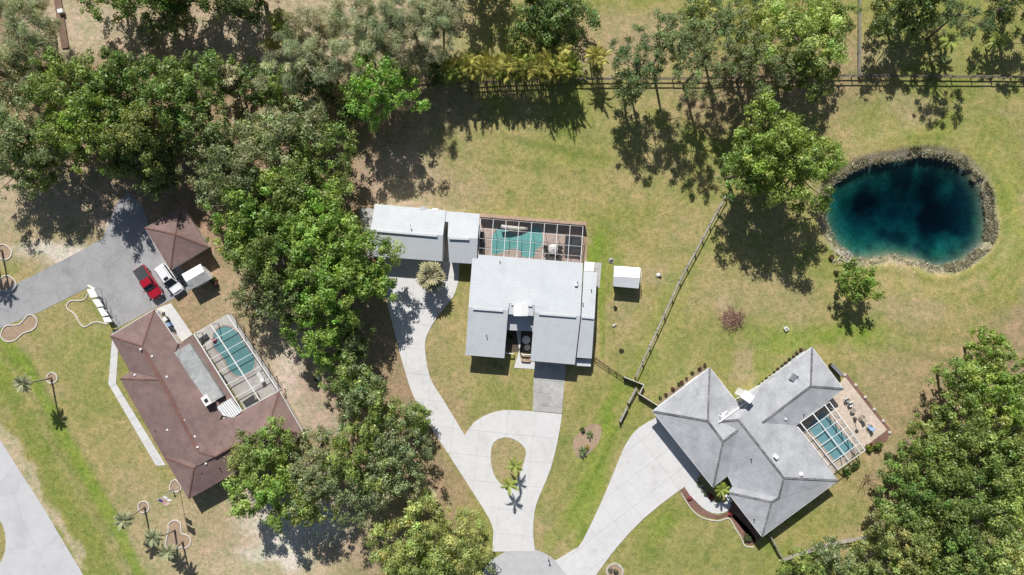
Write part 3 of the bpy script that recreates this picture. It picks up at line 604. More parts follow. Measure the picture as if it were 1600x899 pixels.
# lower porch strip, flat roof, pan roof
pv = dict(a=(278, 537.5, 2.85), b=(302, 524, 2.45), c=(366, 624, 2.45), d=(345, 640, 2.85), e=(273, 551, 2.9), f=(330, 640, 2.9))
roof_mesh('porch_roof', dict(a=(276, 541, 2.78), b=(302, 524, 2.5), c=(368, 628, 2.5), d=(340, 645, 2.78)), [('a', 'b', 'c', 'd')], 'brown_roof', house, .15)
MB().prism([W2(p, 3.35) for p in ((272, 551), (296, 537), (349, 619), (325, 633))], 2.6, 3.35).build('flat_roof', 'flat_roof', house)
pr = MB().prism([W2(p, 3.1) for p in ((338, 637), (361, 622), (378, 643.5), (363.5, 653.5), (345.6, 648))], 3.16, 3.24).build('pan_roof', 'alu_white', house)
for i in range(8):
    t = (i + .5)/8; a_ = (338 + (361 - 338)*t, 637 + (622 - 637)*t); b_ = (a_[0] + 15 + 2*t, a_[1] + 21.5)
    if t < .3: b_ = (a_[0] + 6 + 34*t, a_[1] + 9 + 40*t)
    MB().bar(W(*a_, 3.27), W(*b_, 3.27), .07, .1).build('seam', 'metal_grey', pr)
walls(house, [(241, 483.7), (172, 525), (203, 581), (187.5, 592), (256, 714.5), (294.6, 780), (475, 679), (436, 611), (377, 643.5), (350, 640), (278, 537)], E, E - .1, 'wall_cream', .6, doors=((4, 1), (0, 1)))
c = W(322, 626, 4.6); ch = MB().box((c.x, c.y, 2.8), (1.15, 1.5, 1.8), .55).build('chimney', 'wall_white', house); MB().box((c.x, c.y, 4.6), (.5, .5, .1), .55).build('flue', 'plastic_dark', ch)
for v in [(220, 546, 4.45, 'cap'), (238, 557, 4.2, 'cap'), (211, 586, 3.2, 'cap'), (261, 589, 4.1, 'cap'), (289, 656, 4.2, 'cap'), (305, 682, 4.25, 'cap'), (309, 699, 4.4, 'cap'), (322, 724.5, 4.0, 'cap'), (262, 672, 3.4, 'cap'), (316, 739, 3.5, 'pipe'), (343, 732, 3.6, 'pipe'), (243, 673, 2.95, 'pipe')]: vent(house, *v)

# carport left with pyramid roof
cp = thing('garage', 'brown pyramid-roofed garage under the trees by the parked cars', 'garage', W(275, 368, 0))
cv = dict(B=(266, 422.5, 2.8), R=(325.5, 386.5, 2.8), T=(285, 322, 2.8), L=(226, 356, 2.8), A=(273, 366, 3.95))
roof_mesh('roof', cv, [('B', 'R', 'A'), ('R', 'T', 'A'), ('T', 'L', 'A'), ('L', 'B', 'A')], 'brown_roof', cp)
caps(cp, [(cv[k], cv['A']) for k in 'BRTL'], .22, .05, 'brown_cap'); gutters(cp, [(cv['R'], cv['B']), (cv['B'], cv['L'])], .08, .12, 'trim_white', off=0, dz=-.1)
walls(cp, [(266, 422.5), (325.5, 386.5), (285, 322), (226, 356)], 2.8, 2.7, 'wall_cream', .6, doors=((3, 0),))
sh = thing('shed', 'small white and grey gabled shed against the brown garage', 'shed', W(305, 435, 0))
sv = dict(a=(283.5, 429, 2.3), b=(313, 412.5, 2.3), c=(290.5, 440.5, 2.75), d=(319, 424, 2.75), e=(297.5, 453, 2.3), f=(330, 435.8, 2.3))
roof_mesh('roof', dict(a=sv['a'], b=sv['b'], c=sv['c'], d=sv['d']), [('a', 'b', 'd', 'c')], 'trim_white', sh, .08); roof_mesh('roof', dict(c=(290.5, 440.7, 2.74), d=(319, 424.2, 2.74), e=sv['e'], f=sv['f']), [('c', 'd', 'f', 'e')], 'flat_roof', sh, .08)
walls(sh, [(283.5, 429), (313, 412.5), (330, 435.8), (297.5, 453)], 2.3, 2.2, 'wall_white', .25, win=False)
MB().box((*W(326, 440)[:2], 0), (1.0, .05, 1.9), math.radians(30)).build('door', 'trim_white', sh)

# --- pale main house in the middle
house = thing('house', 'large white gabled house with front courtyard in the centre', 'house', W(820, 490, 0))
mv = dict(a=(748, 398, 2.9), b=(911, 411, 2.9), c=(907, 494, 4.2), d=(835, 488, 4.2), e=(835, 477, 4.08), f=(796, 474, 4.08), g=(794, 485, 4.2), h=(732, 480, 4.2), i=(738, 404, 3.0), i2=(746, 404.5, 3.0), j=(788, 560, 2.9), k=(727, 555, 2.9), l=(898, 570, 2.9), m=(829, 564, 2.9))
rw = 'white_roof'
roof_mesh('roof', mv, [('a', 'b', 'c', 'd', 'e', 'f', 'g', 'h', 'i', 'i2')], rw, house); 
roof_mesh('roof', {k: mv[k] for k in 'ghjk'}, [('h', 'g', 'j', 'k')], rw, house); roof_mesh('roof', {k: mv[k] for k in 'dclm'}, [('d', 'c', 'l', 'm')], rw, house)
roof_mesh('roof', dict(f=(796.3, 474.5, 4.05), e=(834.7, 477.5, 4.05), n=(833.5, 494, 3.95), o=(794.5, 491, 3.95)), [('f', 'e', 'n', 'o')], rw, house, .15)
roof_mesh('entry_roof', dict(o=(794.5, 487, 2.75), n=(833.5, 490, 2.75), p=(832.5, 518, 2.3), q=(792.3, 516, 2.3)), [('o', 'n', 'p', 'q')], rw, house, .15)
MB().prism([W2(p, 2.7) for p in ((794, 489), (834, 491), (834, 493.5), (794, 491.5))], 2.3, 3.78).build('wall', 'wall_pale', house)
caps(house, [((739, 482.5, 4.25), (786, 486, 4.25)), ((842, 490.5, 4.25), (900, 495, 4.25)), ((799, 475.5, 4.12), (811, 476.4, 4.12)), ((820, 477, 4.12), (832, 478, 4.12))], .3, .16, 'wall_pale', 'ridge_vent', .06)
ev = dict(a=(912, 424, 2.3), b=(933, 425.5, 2.3), c=(908.5, 494.5, 3.6), d=(929, 496.5, 3.6), e=(901, 559, 2.5), f=(924.5, 560.5, 2.5))
roof_mesh('side_roof', ev, [('a', 'b', 'd', 'c'), ('c', 'd', 'f', 'e')], rw, house); caps(house, [((909, 495.5, 3.68), (928, 497.5, 3.68))], .3, .14, 'wall_pale', 'ridge_vent', .03)
MB().prism([W2(p, 1.6) for p in ((899, 561), (923.5, 562.5), (923, 573), (898, 571.5))], 0, 1.6).build('side_annex', 'wall_pale', house)
walls(house, [(745, 404), (911, 411), (898, 570), (829, 564), (833, 492), (794, 490), (788, 560), (727, 555)], 2.7, 2.62, 'wall_white', .5, doors=((2, 0), (2, 1)))
walls(house, [(912, 424), (933, 425.5), (924.5, 560.5), (901, 559)], 2.3, 2.25, 'wall_white', .35)
for a_, b_, c_ in (('k', 'h', 'i'), ('l', 'c', 'b'), ('j', 'g', 'f'), ('m', 'd', 'e')):      # gable ends
    ps = [W(*mv[q]) for q in (a_, b_, c_)]; mb = MB(); cx = Vector((.0, 0, 0))
    s_ = 1 if a_ in 'kj' else -1
    s_ = {'k': 1, 'l': -1, 'j': -1, 'm': 1}[a_]
    o_ = Vector((.42*s_, 0, -.25)); th = Vector((.1*s_, 0, 0))
    t1 = [p + o_ for p in ps]; t1.append(Vector((t1[2].x, t1[2].y, 2.5))); t1.append(Vector((t1[0].x, t1[0].y, 2.4)))
    n_ = len(t1); mb.add(t1 + [p + th for p in t1], [tuple(range(n_)), tuple(range(2*n_ - 1, n_ - 1, -1))] + [(i, (i + 1) % n_, (i + 1) % n_ + n_, i + n_) for i in range(n_)]); mb.build('gable', 'wall_white', house)
c = W(814, 484, 5.9)                                                            # small gabled chimney over the entry
ch = MB().box((c.x, c.y - .2, 4.3), (1.9, 1.35, 1.3)).build('chimney', 'trim_white', house)
MB().add([(c.x - 1.1, c.y - .95, 5.6), (c.x + 1.1, c.y - .95, 5.6), (c.x + 1.1, c.y + .55, 5.6), (c.x - 1.1, c.y + .55, 5.6), (c.x, c.y - .95, 6.3), (c.x, c.y + .95, 6.1)], [(0, 1, 4), (1, 2, 5, 4), (3, 0, 4, 5), (2, 3, 5), (3, 2, 1, 0)]).build('chimney_roof', 'trim_white', ch)
for dx in (-.28, .28): MB().box((c.x + dx, c.y - .9, 5.0), (.26, .05, .3)).build('louvre', 'plastic_dark', ch)
for v in [(781, 408.5, 3.0, 'pipe'), (902.5, 441, 3.5, 'pipe'), (760, 524, 3.6, 'pipe'), (924, 453, 2.9, 'pipe'), (911, 474, 3.4, 'pipe')]: vent(house, *v)
p = W(900.5, 445.5, 3.8); MB().box((p.x, p.y, 3.3), (.45, .3, .55)).build('roof_vent', 'trim_white', house)
lw = thing('courtyard_wall', 'low white rail closing the front courtyard', 'rail', W(800, 553)); MB().bar(W(788, 552, .9), W(803, 553, .9), .12, .12).build('rail', 'trim_white', lw); MB().bar(W(814, 553.5, .9), W(830, 554.5, .9), .12, .12).build('rail', 'trim_white', lw)
for q in ((788.5, 552), (802.5, 553), (814.5, 553.5), (829, 554.5)): MB().box(W(*q), (.12, .12, .9)).build('post', 'trim_white', lw)
pl = thing('planter', 'brick planter box beside the front path', 'planter', W(822, 560))
for a_, b_ in (((815, 556), (829, 557)), ((815, 564), (828, 565)), ((815, 556), (815, 564)), ((828.5, 557), (828, 565))): MB().bar(W(*a_, .2), W(*b_, .2), .18, .4).build('brick_side', 'brick', pl)
MB().prism([W2(p) for p in ((816, 557), (828, 558), (827.5, 564), (816, 563))], .02, .3).build('soil', 'soil', pl)

# landing and gravel strip beside the house
tag(MB().prism([W2(p) for p in ((913, 409), (929, 410.5), (928, 424.5), (912, 423.5))], 0, .35).build('landing', 'trim_white'), 'white landing step at the house corner by the pool', 'landing')
sheet('gravel_strip', [(929, 410), (940, 411), (937, 450), (933, 450), (930, 425)], .05, 'concrete_old')

# --- detached garage
ga = thing('garage', 'long white gabled garage beside the pool enclosure', 'garage', W(650, 370, 0))
gv1 = dict(a=(585.6, 318.8, 2.9), b=(697, 329, 2.9), c=(692, 368, 4.0), d=(579.4, 358.8, 4.0), e=(691, 408.5, 2.9), f=(576, 400, 2.9))
roof_mesh('roof', gv1, [('a', 'b', 'c', 'd'), ('d', 'c', 'e', 'f')], rw, ga)
gv2 = dict(a=(697.5, 330, 2.7), b=(749.5, 334.5, 2.7), c=(746.5, 373, 3.8), d=(699.5, 370.5, 3.8), e=(739, 412.5, 2.7), f=(702, 410, 2.7), s=(700.5, 347, 3.16), t=(695.5, 346.3, 3.16), g=(745, 403.5, 2.95))
roof_mesh('roof', gv2, [('a', 'b', 'c', 'd', 's', 't'), ('d', 'c', 'g', 'e', 'f')], rw, ga)
caps(ga, [((589, 361, 4.06), (683, 369, 4.06)), ((702, 372.5, 3.86), (733, 374, 3.86))], .28, .15, 'wall_pale', 'ridge_vent', .04)
walls(ga, [(583, 318.8), (697, 329), (691, 408.5), (576, 400)], 2.9, 2.8, 'wall_white', .45, doors=((2, 0), (2, 1), (2, 2), (0, 0)))
walls(ga, [(698, 330), (749, 334.5), (739, 412), (700, 410)], 2.7, 2.6, 'wall_white', .3)
sheet('breezeway_floor', [(691, 330), (706, 331), (709, 412), (689, 410)], .05, 'concrete_old')
vent(ga, 641, 352, 4.3); c = W(661, 324.5, 3.0); MB().box((c.x, c.y - .1, 2.6), (.9, .4, .4), -.09).build('roof_vent', 'white_roof', ga); c = W(680, 326.5, 3.0); MB().box((c.x, c.y - .1, 2.6), (.9, .4, .4), -.09).build('roof_vent', 'trim_white', ga)
for gvx, ks in ((gv1, ('f', 'd', 'a')), (gv1, ('e', 'c', 'b'))):
    ps = [W(*gvx[q]) + Vector((.4 if ks[0] == 'f' else -.08, 0, -.24)) for q in ks]; ps += [Vector((ps[2].x, ps[2].y, 0)), Vector((ps[0].x, ps[0].y, 0))]
    mb = MB(); th = Vector((-.1, 0, 0)); mb.add(ps + [p + th for p in ps], [tuple(range(5)), tuple(range(9, 4, -1))] + [(i, (i + 1) % 5, (i + 1) % 5 + 5, i + 5) for i in range(5)]); mb.build('gable', 'wall_white', ga)

# garden shed
sh = thing('shed', 'small white gabled garden shed alone on the lawn', 'shed', W(978, 435, 0))
roof_mesh('roof', dict(a=(960, 415.5, 2.15), b=(1000.5, 418.5, 2.15), c=(1000, 434.5, 2.8), d=(959, 432, 2.8)), [('a', 'b', 'c', 'd')], 'trim_white', sh, .08)
roof_mesh('roof', dict(c=(1000, 434.7, 2.79), d=(959, 432.2, 2.79), e=(998, 451, 2.15), f=(958, 447.5, 2.15)), [('d', 'c', 'e', 'f')], 'trim_white', sh, .08)
walls(sh, [(960, 415.5), (1000, 418.5), (998, 451), (958, 447.5)], 2.15, 2.12, 'wall_white', .25, win=False)
MB().box((*W(978, 447.5)[:2], .02), (1.3, .05, 1.85), -.06).build('door', 'wall_pale', sh)
for q in (-1, 1):
    x = W(979 + q*18, 433, 0).x; y0, y1 = W(979, 446).y, W(979, 420).y; mb = MB(); mb.add([(x, y0, 2.1), (x, y1, 2.1), (x, (y0 + y1)/2, 2.66), (x + .06*q, y0, 2.1), (x + .06*q, y1, 2.1), (x + .06*q, (y0 + y1)/2, 2.66)], [(0, 1, 2), (5, 4, 3), (0, 3, 4, 1), (1, 4, 5, 2), (2, 5, 3, 0)]); mb.build('gable', 'wall_white', sh)

# ------------------------------------------------------------------ pools, patios and screen enclosures
def bil(c4, s, t, z=0):
    (a, b_, c, d) = c4      # a=(0,0) b=(1,0) c=(1,1) d=(0,1)
    x = a[0]*(1-s)*(1-t) + b_[0]*s*(1-t) + c[0]*s*t + d[0]*(1-s)*t; y = a[1]*(1-s)*(1-t) + b_[1]*s*(1-t) + c[1]*s*t + d[1]*(1-s)*t
    return (x, y)
def pool(label, px, wmat, cmat='curb'):
    pl = thing('swimming_pool', label, 'pool', W(*px[0]))
    MB().prism([W2(p) for p in px], -.04, .06).build('water', wmat, pl)
    cx = sum(p[0] for p in px)/len(px); cy = sum(p[1] for p in px)/len(px)
    outer = []
    k = len(px)
    for i in range(k):
        d = Vector((px[(i + 1) % k][0] - px[i - 1][0], px[(i + 1) % k][1] - px[i - 1][1])).normalized(); outer.append((px[i][0] + d.y*3, px[i][1] - d.x*3))
    if inside(np.array([outer[0][0]]), np.array([outer[0][1]]), px)[0]:
        outer = []
        for i in range(k):
            d = Vector((px[(i + 1) % k][0] - px[i - 1][0], px[(i + 1) % k][1] - px[i - 1][1])).normalized(); outer.append((px[i][0] - d.y*3, px[i][1] + d.x*3))
    MB().prism([[W2(p) for p in outer], [W2(p) for p in px]], -.04, .13).build('coping', cmat, pl)
    return pl, outer
def cage(label, c4, z, scols, trows, mat_, w, base_off=(0, 0), mans=None):
    cg = thing('pool_enclosure', label, 'pool enclosure', W(*bil(c4, .5, .5)))
    def P(s, t):
        zz = z if mans is None else mans(s, t); return W(*bil(c4, s, t), zz)
    for s in scols:
        for i in range(len(trows) - 1): MB().bar(P(s, trows[i]), P(s, trows[i + 1]), w, w*1.3).build('beam', mat_, cg)
    for t in trows:
        for i in range(len(scols) - 1): MB().bar(P(scols[i], t), P(scols[i + 1], t), w*.5, w*.6).build('purlin', mat_, cg)
    def post(s, t): 
        p = P(s, t); MB().bar((p.x, p.y, 0), (p.x, p.y, p.z - .06), w*.8).build('post', mat_, cg)
    return cg, P, post
def screens(cg, P, scols, trows, dz=-.03):
    for i in range(len(scols) - 1):
        for j in range(len(trows) - 1):
            q = [P(scols[i], trows[j]), P(scols[i + 1], trows[j]), P(scols[i + 1], trows[j + 1]), P(scols[i], trows[j + 1])]
            MB().add([p + Vector((0, 0, dz)) for p in q], [(0, 1, 2, 3)]).build('screen_panel', 'screen', cg)
def wall_screens(cg, pts):
    for a_, b_ in pts: MB().add([(a_.x, a_.y, .1), (b_.x, b_.y, .1), tuple(b_), tuple(a_)], [(0, 1, 2, 3)]).build('screen_panel', 'screen', cg)

# left pool
LP = smooth_loop([(336, 520), (341, 514), (350, 510), (361, 512), (371, 520), (379, 533), (389, 547), (397, 558), (398, 570), (392, 581), (380, 588), (366, 585), (357, 576), (353, 565), (346, 555), (337, 546), (333, 533)], 2)
c4 = [(303, 522), (355.5, 492), (435, 611), (378, 642)]; base4 = [(306, 521), (362, 490), (441, 609), (384, 641)]
pl_, out_ = pool('teal kidney-shaped pool beside the brown house', LP, 'pool_left', 'paver_pink')
tag(MB().prism([[W2(p) for p in base4], [W2(p) for p in out_]], -.03, .10).build('pool_deck', 'deck_grey'), kind='structure')
sc_ = [0, .5, 1]; tr_ = [0, 1/6, 2/6, 3/6, 4/6, 5/6, 1]
cg, P, post = cage('white-framed screen enclosure over the kidney pool', c4, 2.9, sc_, tr_, 'alu_white', .14)
screens(cg, P, sc_, tr_)
for t in tr_: post(1, t); MB().bar(W(*bil(c4, 1, t), 2.9) - Vector((0, 0, 1.6)), W(*bil(c4, 1, min(1, t + 1/6)), 2.9) - Vector((0, 0, 1.6)), .06).build('rail', 'alu_bronze', cg) if t < 1 else None
for s in (0, .5): post(s, 0)
wall_screens(cg, [(P(1, tr_[i]), P(1, tr_[i + 1])) for i in range(6)])
# middle pool
MP = [(740 + x/8, 330 + y/8) for x, y in smooth_loop([(226, 400), (236, 320), (290, 230), (370, 195), (450, 260), (560, 290), (660, 262), (720, 200), (800, 180), (846, 240), (858, 330), (856, 420), (772, 495), (758, 575), (610, 570), (590, 510), (560, 480), (500, 470), (430, 485), (300, 535), (232, 530)], 2)]
c4 = [(751, 341.5), (911, 354), (907, 412), (747, 399)]; base4 = [(749, 339), (913, 352), (909, 416), (746, 404)]
pl_, out_ = pool('turquoise free-form pool behind the white house', MP, 'pool_mid', 'paver_pink')
tag(MB().prism([[W2(p) for p in base4], [W2(p) for p in out_]], -.03, .10).build('pool_deck', 'paver_pink'), kind='structure')
sc_ = [i/8 for i in range(9)]; tr_ = [0, .27, .54, .8, 1.0]
cg, P, post = cage('pale-framed flat screen enclosure behind the white house', c4, 2.75, sc_, tr_, 'alu_white', .07)
screens(cg, P, sc_, tr_)
for s in sc_: post(s, 0)
for t in tr_[:-1]: post(1, t)
wall_screens(cg, [(P(1, tr_[i]), P(1, tr_[i + 1])) for i in range(4)])
kw = thing('privacy_wall', 'low brick wall along the north side of the pool deck', 'wall', W(830, 343))
a_, b_ = W(750, 339), W(914, 352); n = 40
for i in range(n):
    p = a_.lerp(b_, (i + .5)/n); MB().box((p.x, p.y, 1.15), (a_.to_2d() - b_.to_2d()).length/n - .02, ).build('cap_brick', 'brick', kw) if False else MB().box((p.x, p.y, 1.5), ((a_ - b_).length/n - .02, .34, .08), math.atan2(b_.y - a_.y, b_.x - a_.x)).build('brick', 'brick', kw)
p = a_.lerp(b_, .5); MB().box((p.x, p.y, 0), ((a_ - b_).length, .22, 1.498), math.atan2(b_.y - a_.y, b_.x - a_.x)).build('wall', 'wall_cream', kw)
# right pool
RP = [(1261, 667), (1287, 643.5), (1335, 699), (1306, 722)]
RP = [p for i in range(4) for p in [(RP[i][0]*(1 - t) + RP[(i + 1) % 4][0]*t, RP[i][1]*(1 - t) + RP[(i + 1) % 4][1]*t) for t in (.06, .3, .6, .94)]]
base4 = [(1240, 664), (1292, 626), (1349, 700), (1300, 742)]
pl_, out_ = pool('blue rectangular pool beside the grey house', RP, 'pool_right', 'paver_beige')
tag(MB().prism([[W2(p) for p in base4], [W2(p) for p in out_]], -.03, .10).build('pool_deck', 'paver_beige'), kind='structure')
c4 = [(1244.5, 665), (1296, 628), (1352, 704), (1303.5, 738)]; sc_ = [0, .12, .5, .86, 1]; tr_ = [0, .17, .34, .51, .68, .85, 1]
def mans(s, t): return 2.75 + (.0 if s == 0 else .75 if s < .9 else -.15) - (.35 if t in (0, 1) else 0)*(1 if s < .9 else 0)
cg, P, post = cage('white-framed mansard screen enclosure over the rectangular pool', c4, 2.7, sc_, tr_, 'alu_white', .13, mans=mans)
screens(cg, P, sc_, tr_)
for t in tr_: post(1, t)
for s in (.5, .86): post(s, 1); post(s, 0)
wall_screens(cg, [(P(1, tr_[i]), P(1, tr_[i + 1])) for i in range(6)])
tag(MB().prism([W2(p) for p in ((1293, 625), (1320, 589), (1386, 672), (1350, 699))], -.03, .09).build('patio', 'paver_beige'), kind='structure')

# ------------------------------------------------------------------ fences
def fence(name, label, px, gap, rails, mat_, pw=.13, ph=1.3, rw=.05, rh=.14, cat='fence', group=None, jit=.04):
    f = thing(name, label, cat, W(*px[0]), group=group)
    P = [W(*p) for p in px]
    tops = []
    for a_, b_ in zip(P[:-1], P[1:]):
        L = (b_ - a_).length; n = max(1, round(L/gap))
        for i in range(n): tops.append(a_.lerp(b_, i/n))
    tops.append(P[-1])
    for p in tops: MB().box((p.x, p.y, -.02), (pw, pw, ph + random.uniform(0, .1)), math.atan2((P[-1] - P[0]).y, (P[-1] - P[0]).x), .92).build('post', mat_, f)
    for a_, b_ in zip(tops[:-1], tops[1:]):
        for h in rails:
            q = Vector((0, 0, h + random.uniform(-jit, jit))); q2 = Vector((0, 0, h + random.uniform(-jit, jit))); MB().bar(a_ + q, b_ + q2, rw, rh).build('rail', mat_, f)
    return f
fence('rail_fence', 'weathered dark rail fence along the far end of the lots', [(640, 137), (760, 131), (905, 126), (1080, 125), (1330, 121), (1610, 123)], 3.0, (.5, 1.22), 'wood_dark', .15, 1.3, .16, .10)
fence('rail_fence', 'weathered grey rail fence slanting across the lawn', [(1133, 305), (1108, 350), (1085, 393), (1061, 437), (1037, 490), (1014, 540), (992, 588)], 3.05, (.5, 1.2), 'wood_grey', .16, 1.3, .12, .09)
fence('metal_fence', 'brown low fence from the white house to the slanting fence', [(928, 557), (950, 572), (974, 588)], 1.9, (.25, .6, 1.05), 'wood_brown', .09, 1.1, .07, .07)
fence('boundary_fence', 'thin pale wire fence running up to the dark rail fence', [(1340, -20), (1339.5, 118)], 3.2, (.4, .8, 1.15), 'metal_grey', .09, 1.2, .09, .05)
fence('rail_fence', 'grey rail fence behind the grey house by the bottom trees', [(1201, 836), (1221, 872), (1262, 858), (1300, 846), (1345, 838), (1392, 826)], 2.4, (.4, .8, 1.15), 'wood_grey', .13, 1.2, .12, .13)
fence('rail_fence', 'short broken grey rail near the grey house corner', [(993, 606), (981, 628)], 2.4, (.5, .95), 'wood_grey', .2, 1.05, .2, .12)
fence('rail_fence', 'leaning lower grey rail on the lawn end of the fences', [(979, 635), (968, 657)], 2.4, (.5, .9), 'wood_grey', .2, 1.0, .2, .12)
def panel_fence(label, px, h, mat_, topm, name='panel_fence', th=.07, gap=1.8):
    f = thing(name, label, 'fence', W(*px[0]))
    for q, (a0, b0) in enumerate(zip(px[:-1], px[1:])):
        a_, b_ = W(*a0), W(*b0); L = (b_ - a_).length; n = max(1, round(L/gap)); rz = math.atan2(b_.y - a_.y, b_.x - a_.x)
        for i in range(n):
            c0, c1 = a_.lerp(b_, i/n), a_.lerp(b_, (i + 1)/n); c = (c0 + c1)/2
            MB().box((c.x, c.y, .06), ((c1 - c0).length - .12, th, h - .1), rz).build('panel', mat_, f); MB().bar(c0 + Vector((0, 0, h)), c1 + Vector((0, 0, h)), .12, .09).build('top_rail', topm, f)
            MB().box((c0.x, c0.y, 0), (.13, .13, h + .1), rz).build('post', topm, f)
            if i == n - 1 and q == len(px) - 2: MB().box((c1.x, c1.y, 0), (.13, .13, h + .1), rz).build('post', topm, f)
    return f
ab = thing('arbor', 'white arbor of four flat panels between driveway and left lawn', 'arbor', W(155, 478))
for q in (((135, 452), (146, 451), (152.5, 464), (141, 465.5)), ((143.5, 468.5), (153.5, 467.5), (161.5, 478.5), (151.5, 480)), ((152, 482), (160, 481), (169.5, 492.5), (159, 494.5)), ((160, 496.5), (170, 495.5), (175, 502.5), (163.5, 504.5))):
    P4 = [W(*p, 1.9) for p in q]; pn = MB().prism([(p.x, p.y) for p in P4], 1.84, 1.9).build('roof_panel', 'trim_white', ab)
    for p in P4: MB().box((p.x*.98 + P4[0].lerp(P4[2], .5).x*.02, p.y, 0), (.05, .05, 1.84)).build('post', 'trim_white', ab)
MB().bar(W(137, 446, 1.6), W(148, 452, 1.6), .22, .2).build('end_beam', 'trim_white', ab)
panel_fence('low brown panel fence with pale rails by the grey house', [(974, 588), (989, 594), (1004, 600), (997, 614), (1027, 633)], 1.15, 'wood_brown', 'curb', gap=1.6)

# ------------------------------------------------------------------ vegetation
def leaves(rng, pos, nrm, lon, L, Wd, cols):
    """rhombic leaf faces"""
    n = len(pos); nrm = nrm/np.linalg.norm(nrm, axis=1)[:, None]
    t = lon - nrm*np.sum(lon*nrm, 1)[:, None]; t /= np.linalg.norm(t, axis=1)[:, None] + 1e-9; s = np.cross(nrm, t)
    L = L[:, None]; Wd = Wd[:, None]
    V = np.stack([pos - t*L, pos + s*Wd - t*L*.1, pos + t*L, pos - s*Wd - t*L*.1], 1).reshape(-1, 3)
    F = np.arange(4*n).reshape(-1, 4); return V, F, np.repeat(cols, 4, 0)
def rdir(rng, n):
    v = rng.normal(size=(n, 3)); return v/np.linalg.norm(v, axis=1)[:, None]
ORD = ['first', 'second', 'third', 'fourth', 'fifth', 'sixth', 'seventh', 'eighth', 'ninth', 'tenth', 'eleventh', 'twelfth', 'thirteenth', 'fourteenth', 'fifteenth', 'sixteenth']
KIND = dict(
    bright=dict(c=(.182, .262, .058), L=.20, W=.12, den=12, var=.16),
    vivid=dict(c=(.180, .265, .055), L=.19, W=.115, den=13, var=.15),
    oak=dict(c=(.160, .222, .062), L=.19, W=.11, den=11.5, var=.19),
    grey=dict(c=(.205, .245, .120), L=.18, W=.095, den=10.5, var=.2),
    olive=dict(c=(.168, .220, .060), L=.19, W=.11, den=11.5, var=.19),
    light=dict(c=(.245, .285, .095), L=.18, W=.095, den=11.5, var=.19),
    dark=dict(c=(.105, .145, .048), L=.19, W=.115, den=11, var=.22),
    pine=dict(c=(.170, .205, .090), L=.24, W=.05, den=24, var=.2),
    slash=dict(c=(.135, .175, .075), L=.22, W=.055, den=24, var=.2),
    feather=dict(c=(.260, .275, .165), L=.40, W=.030, den=22, var=.16),
)
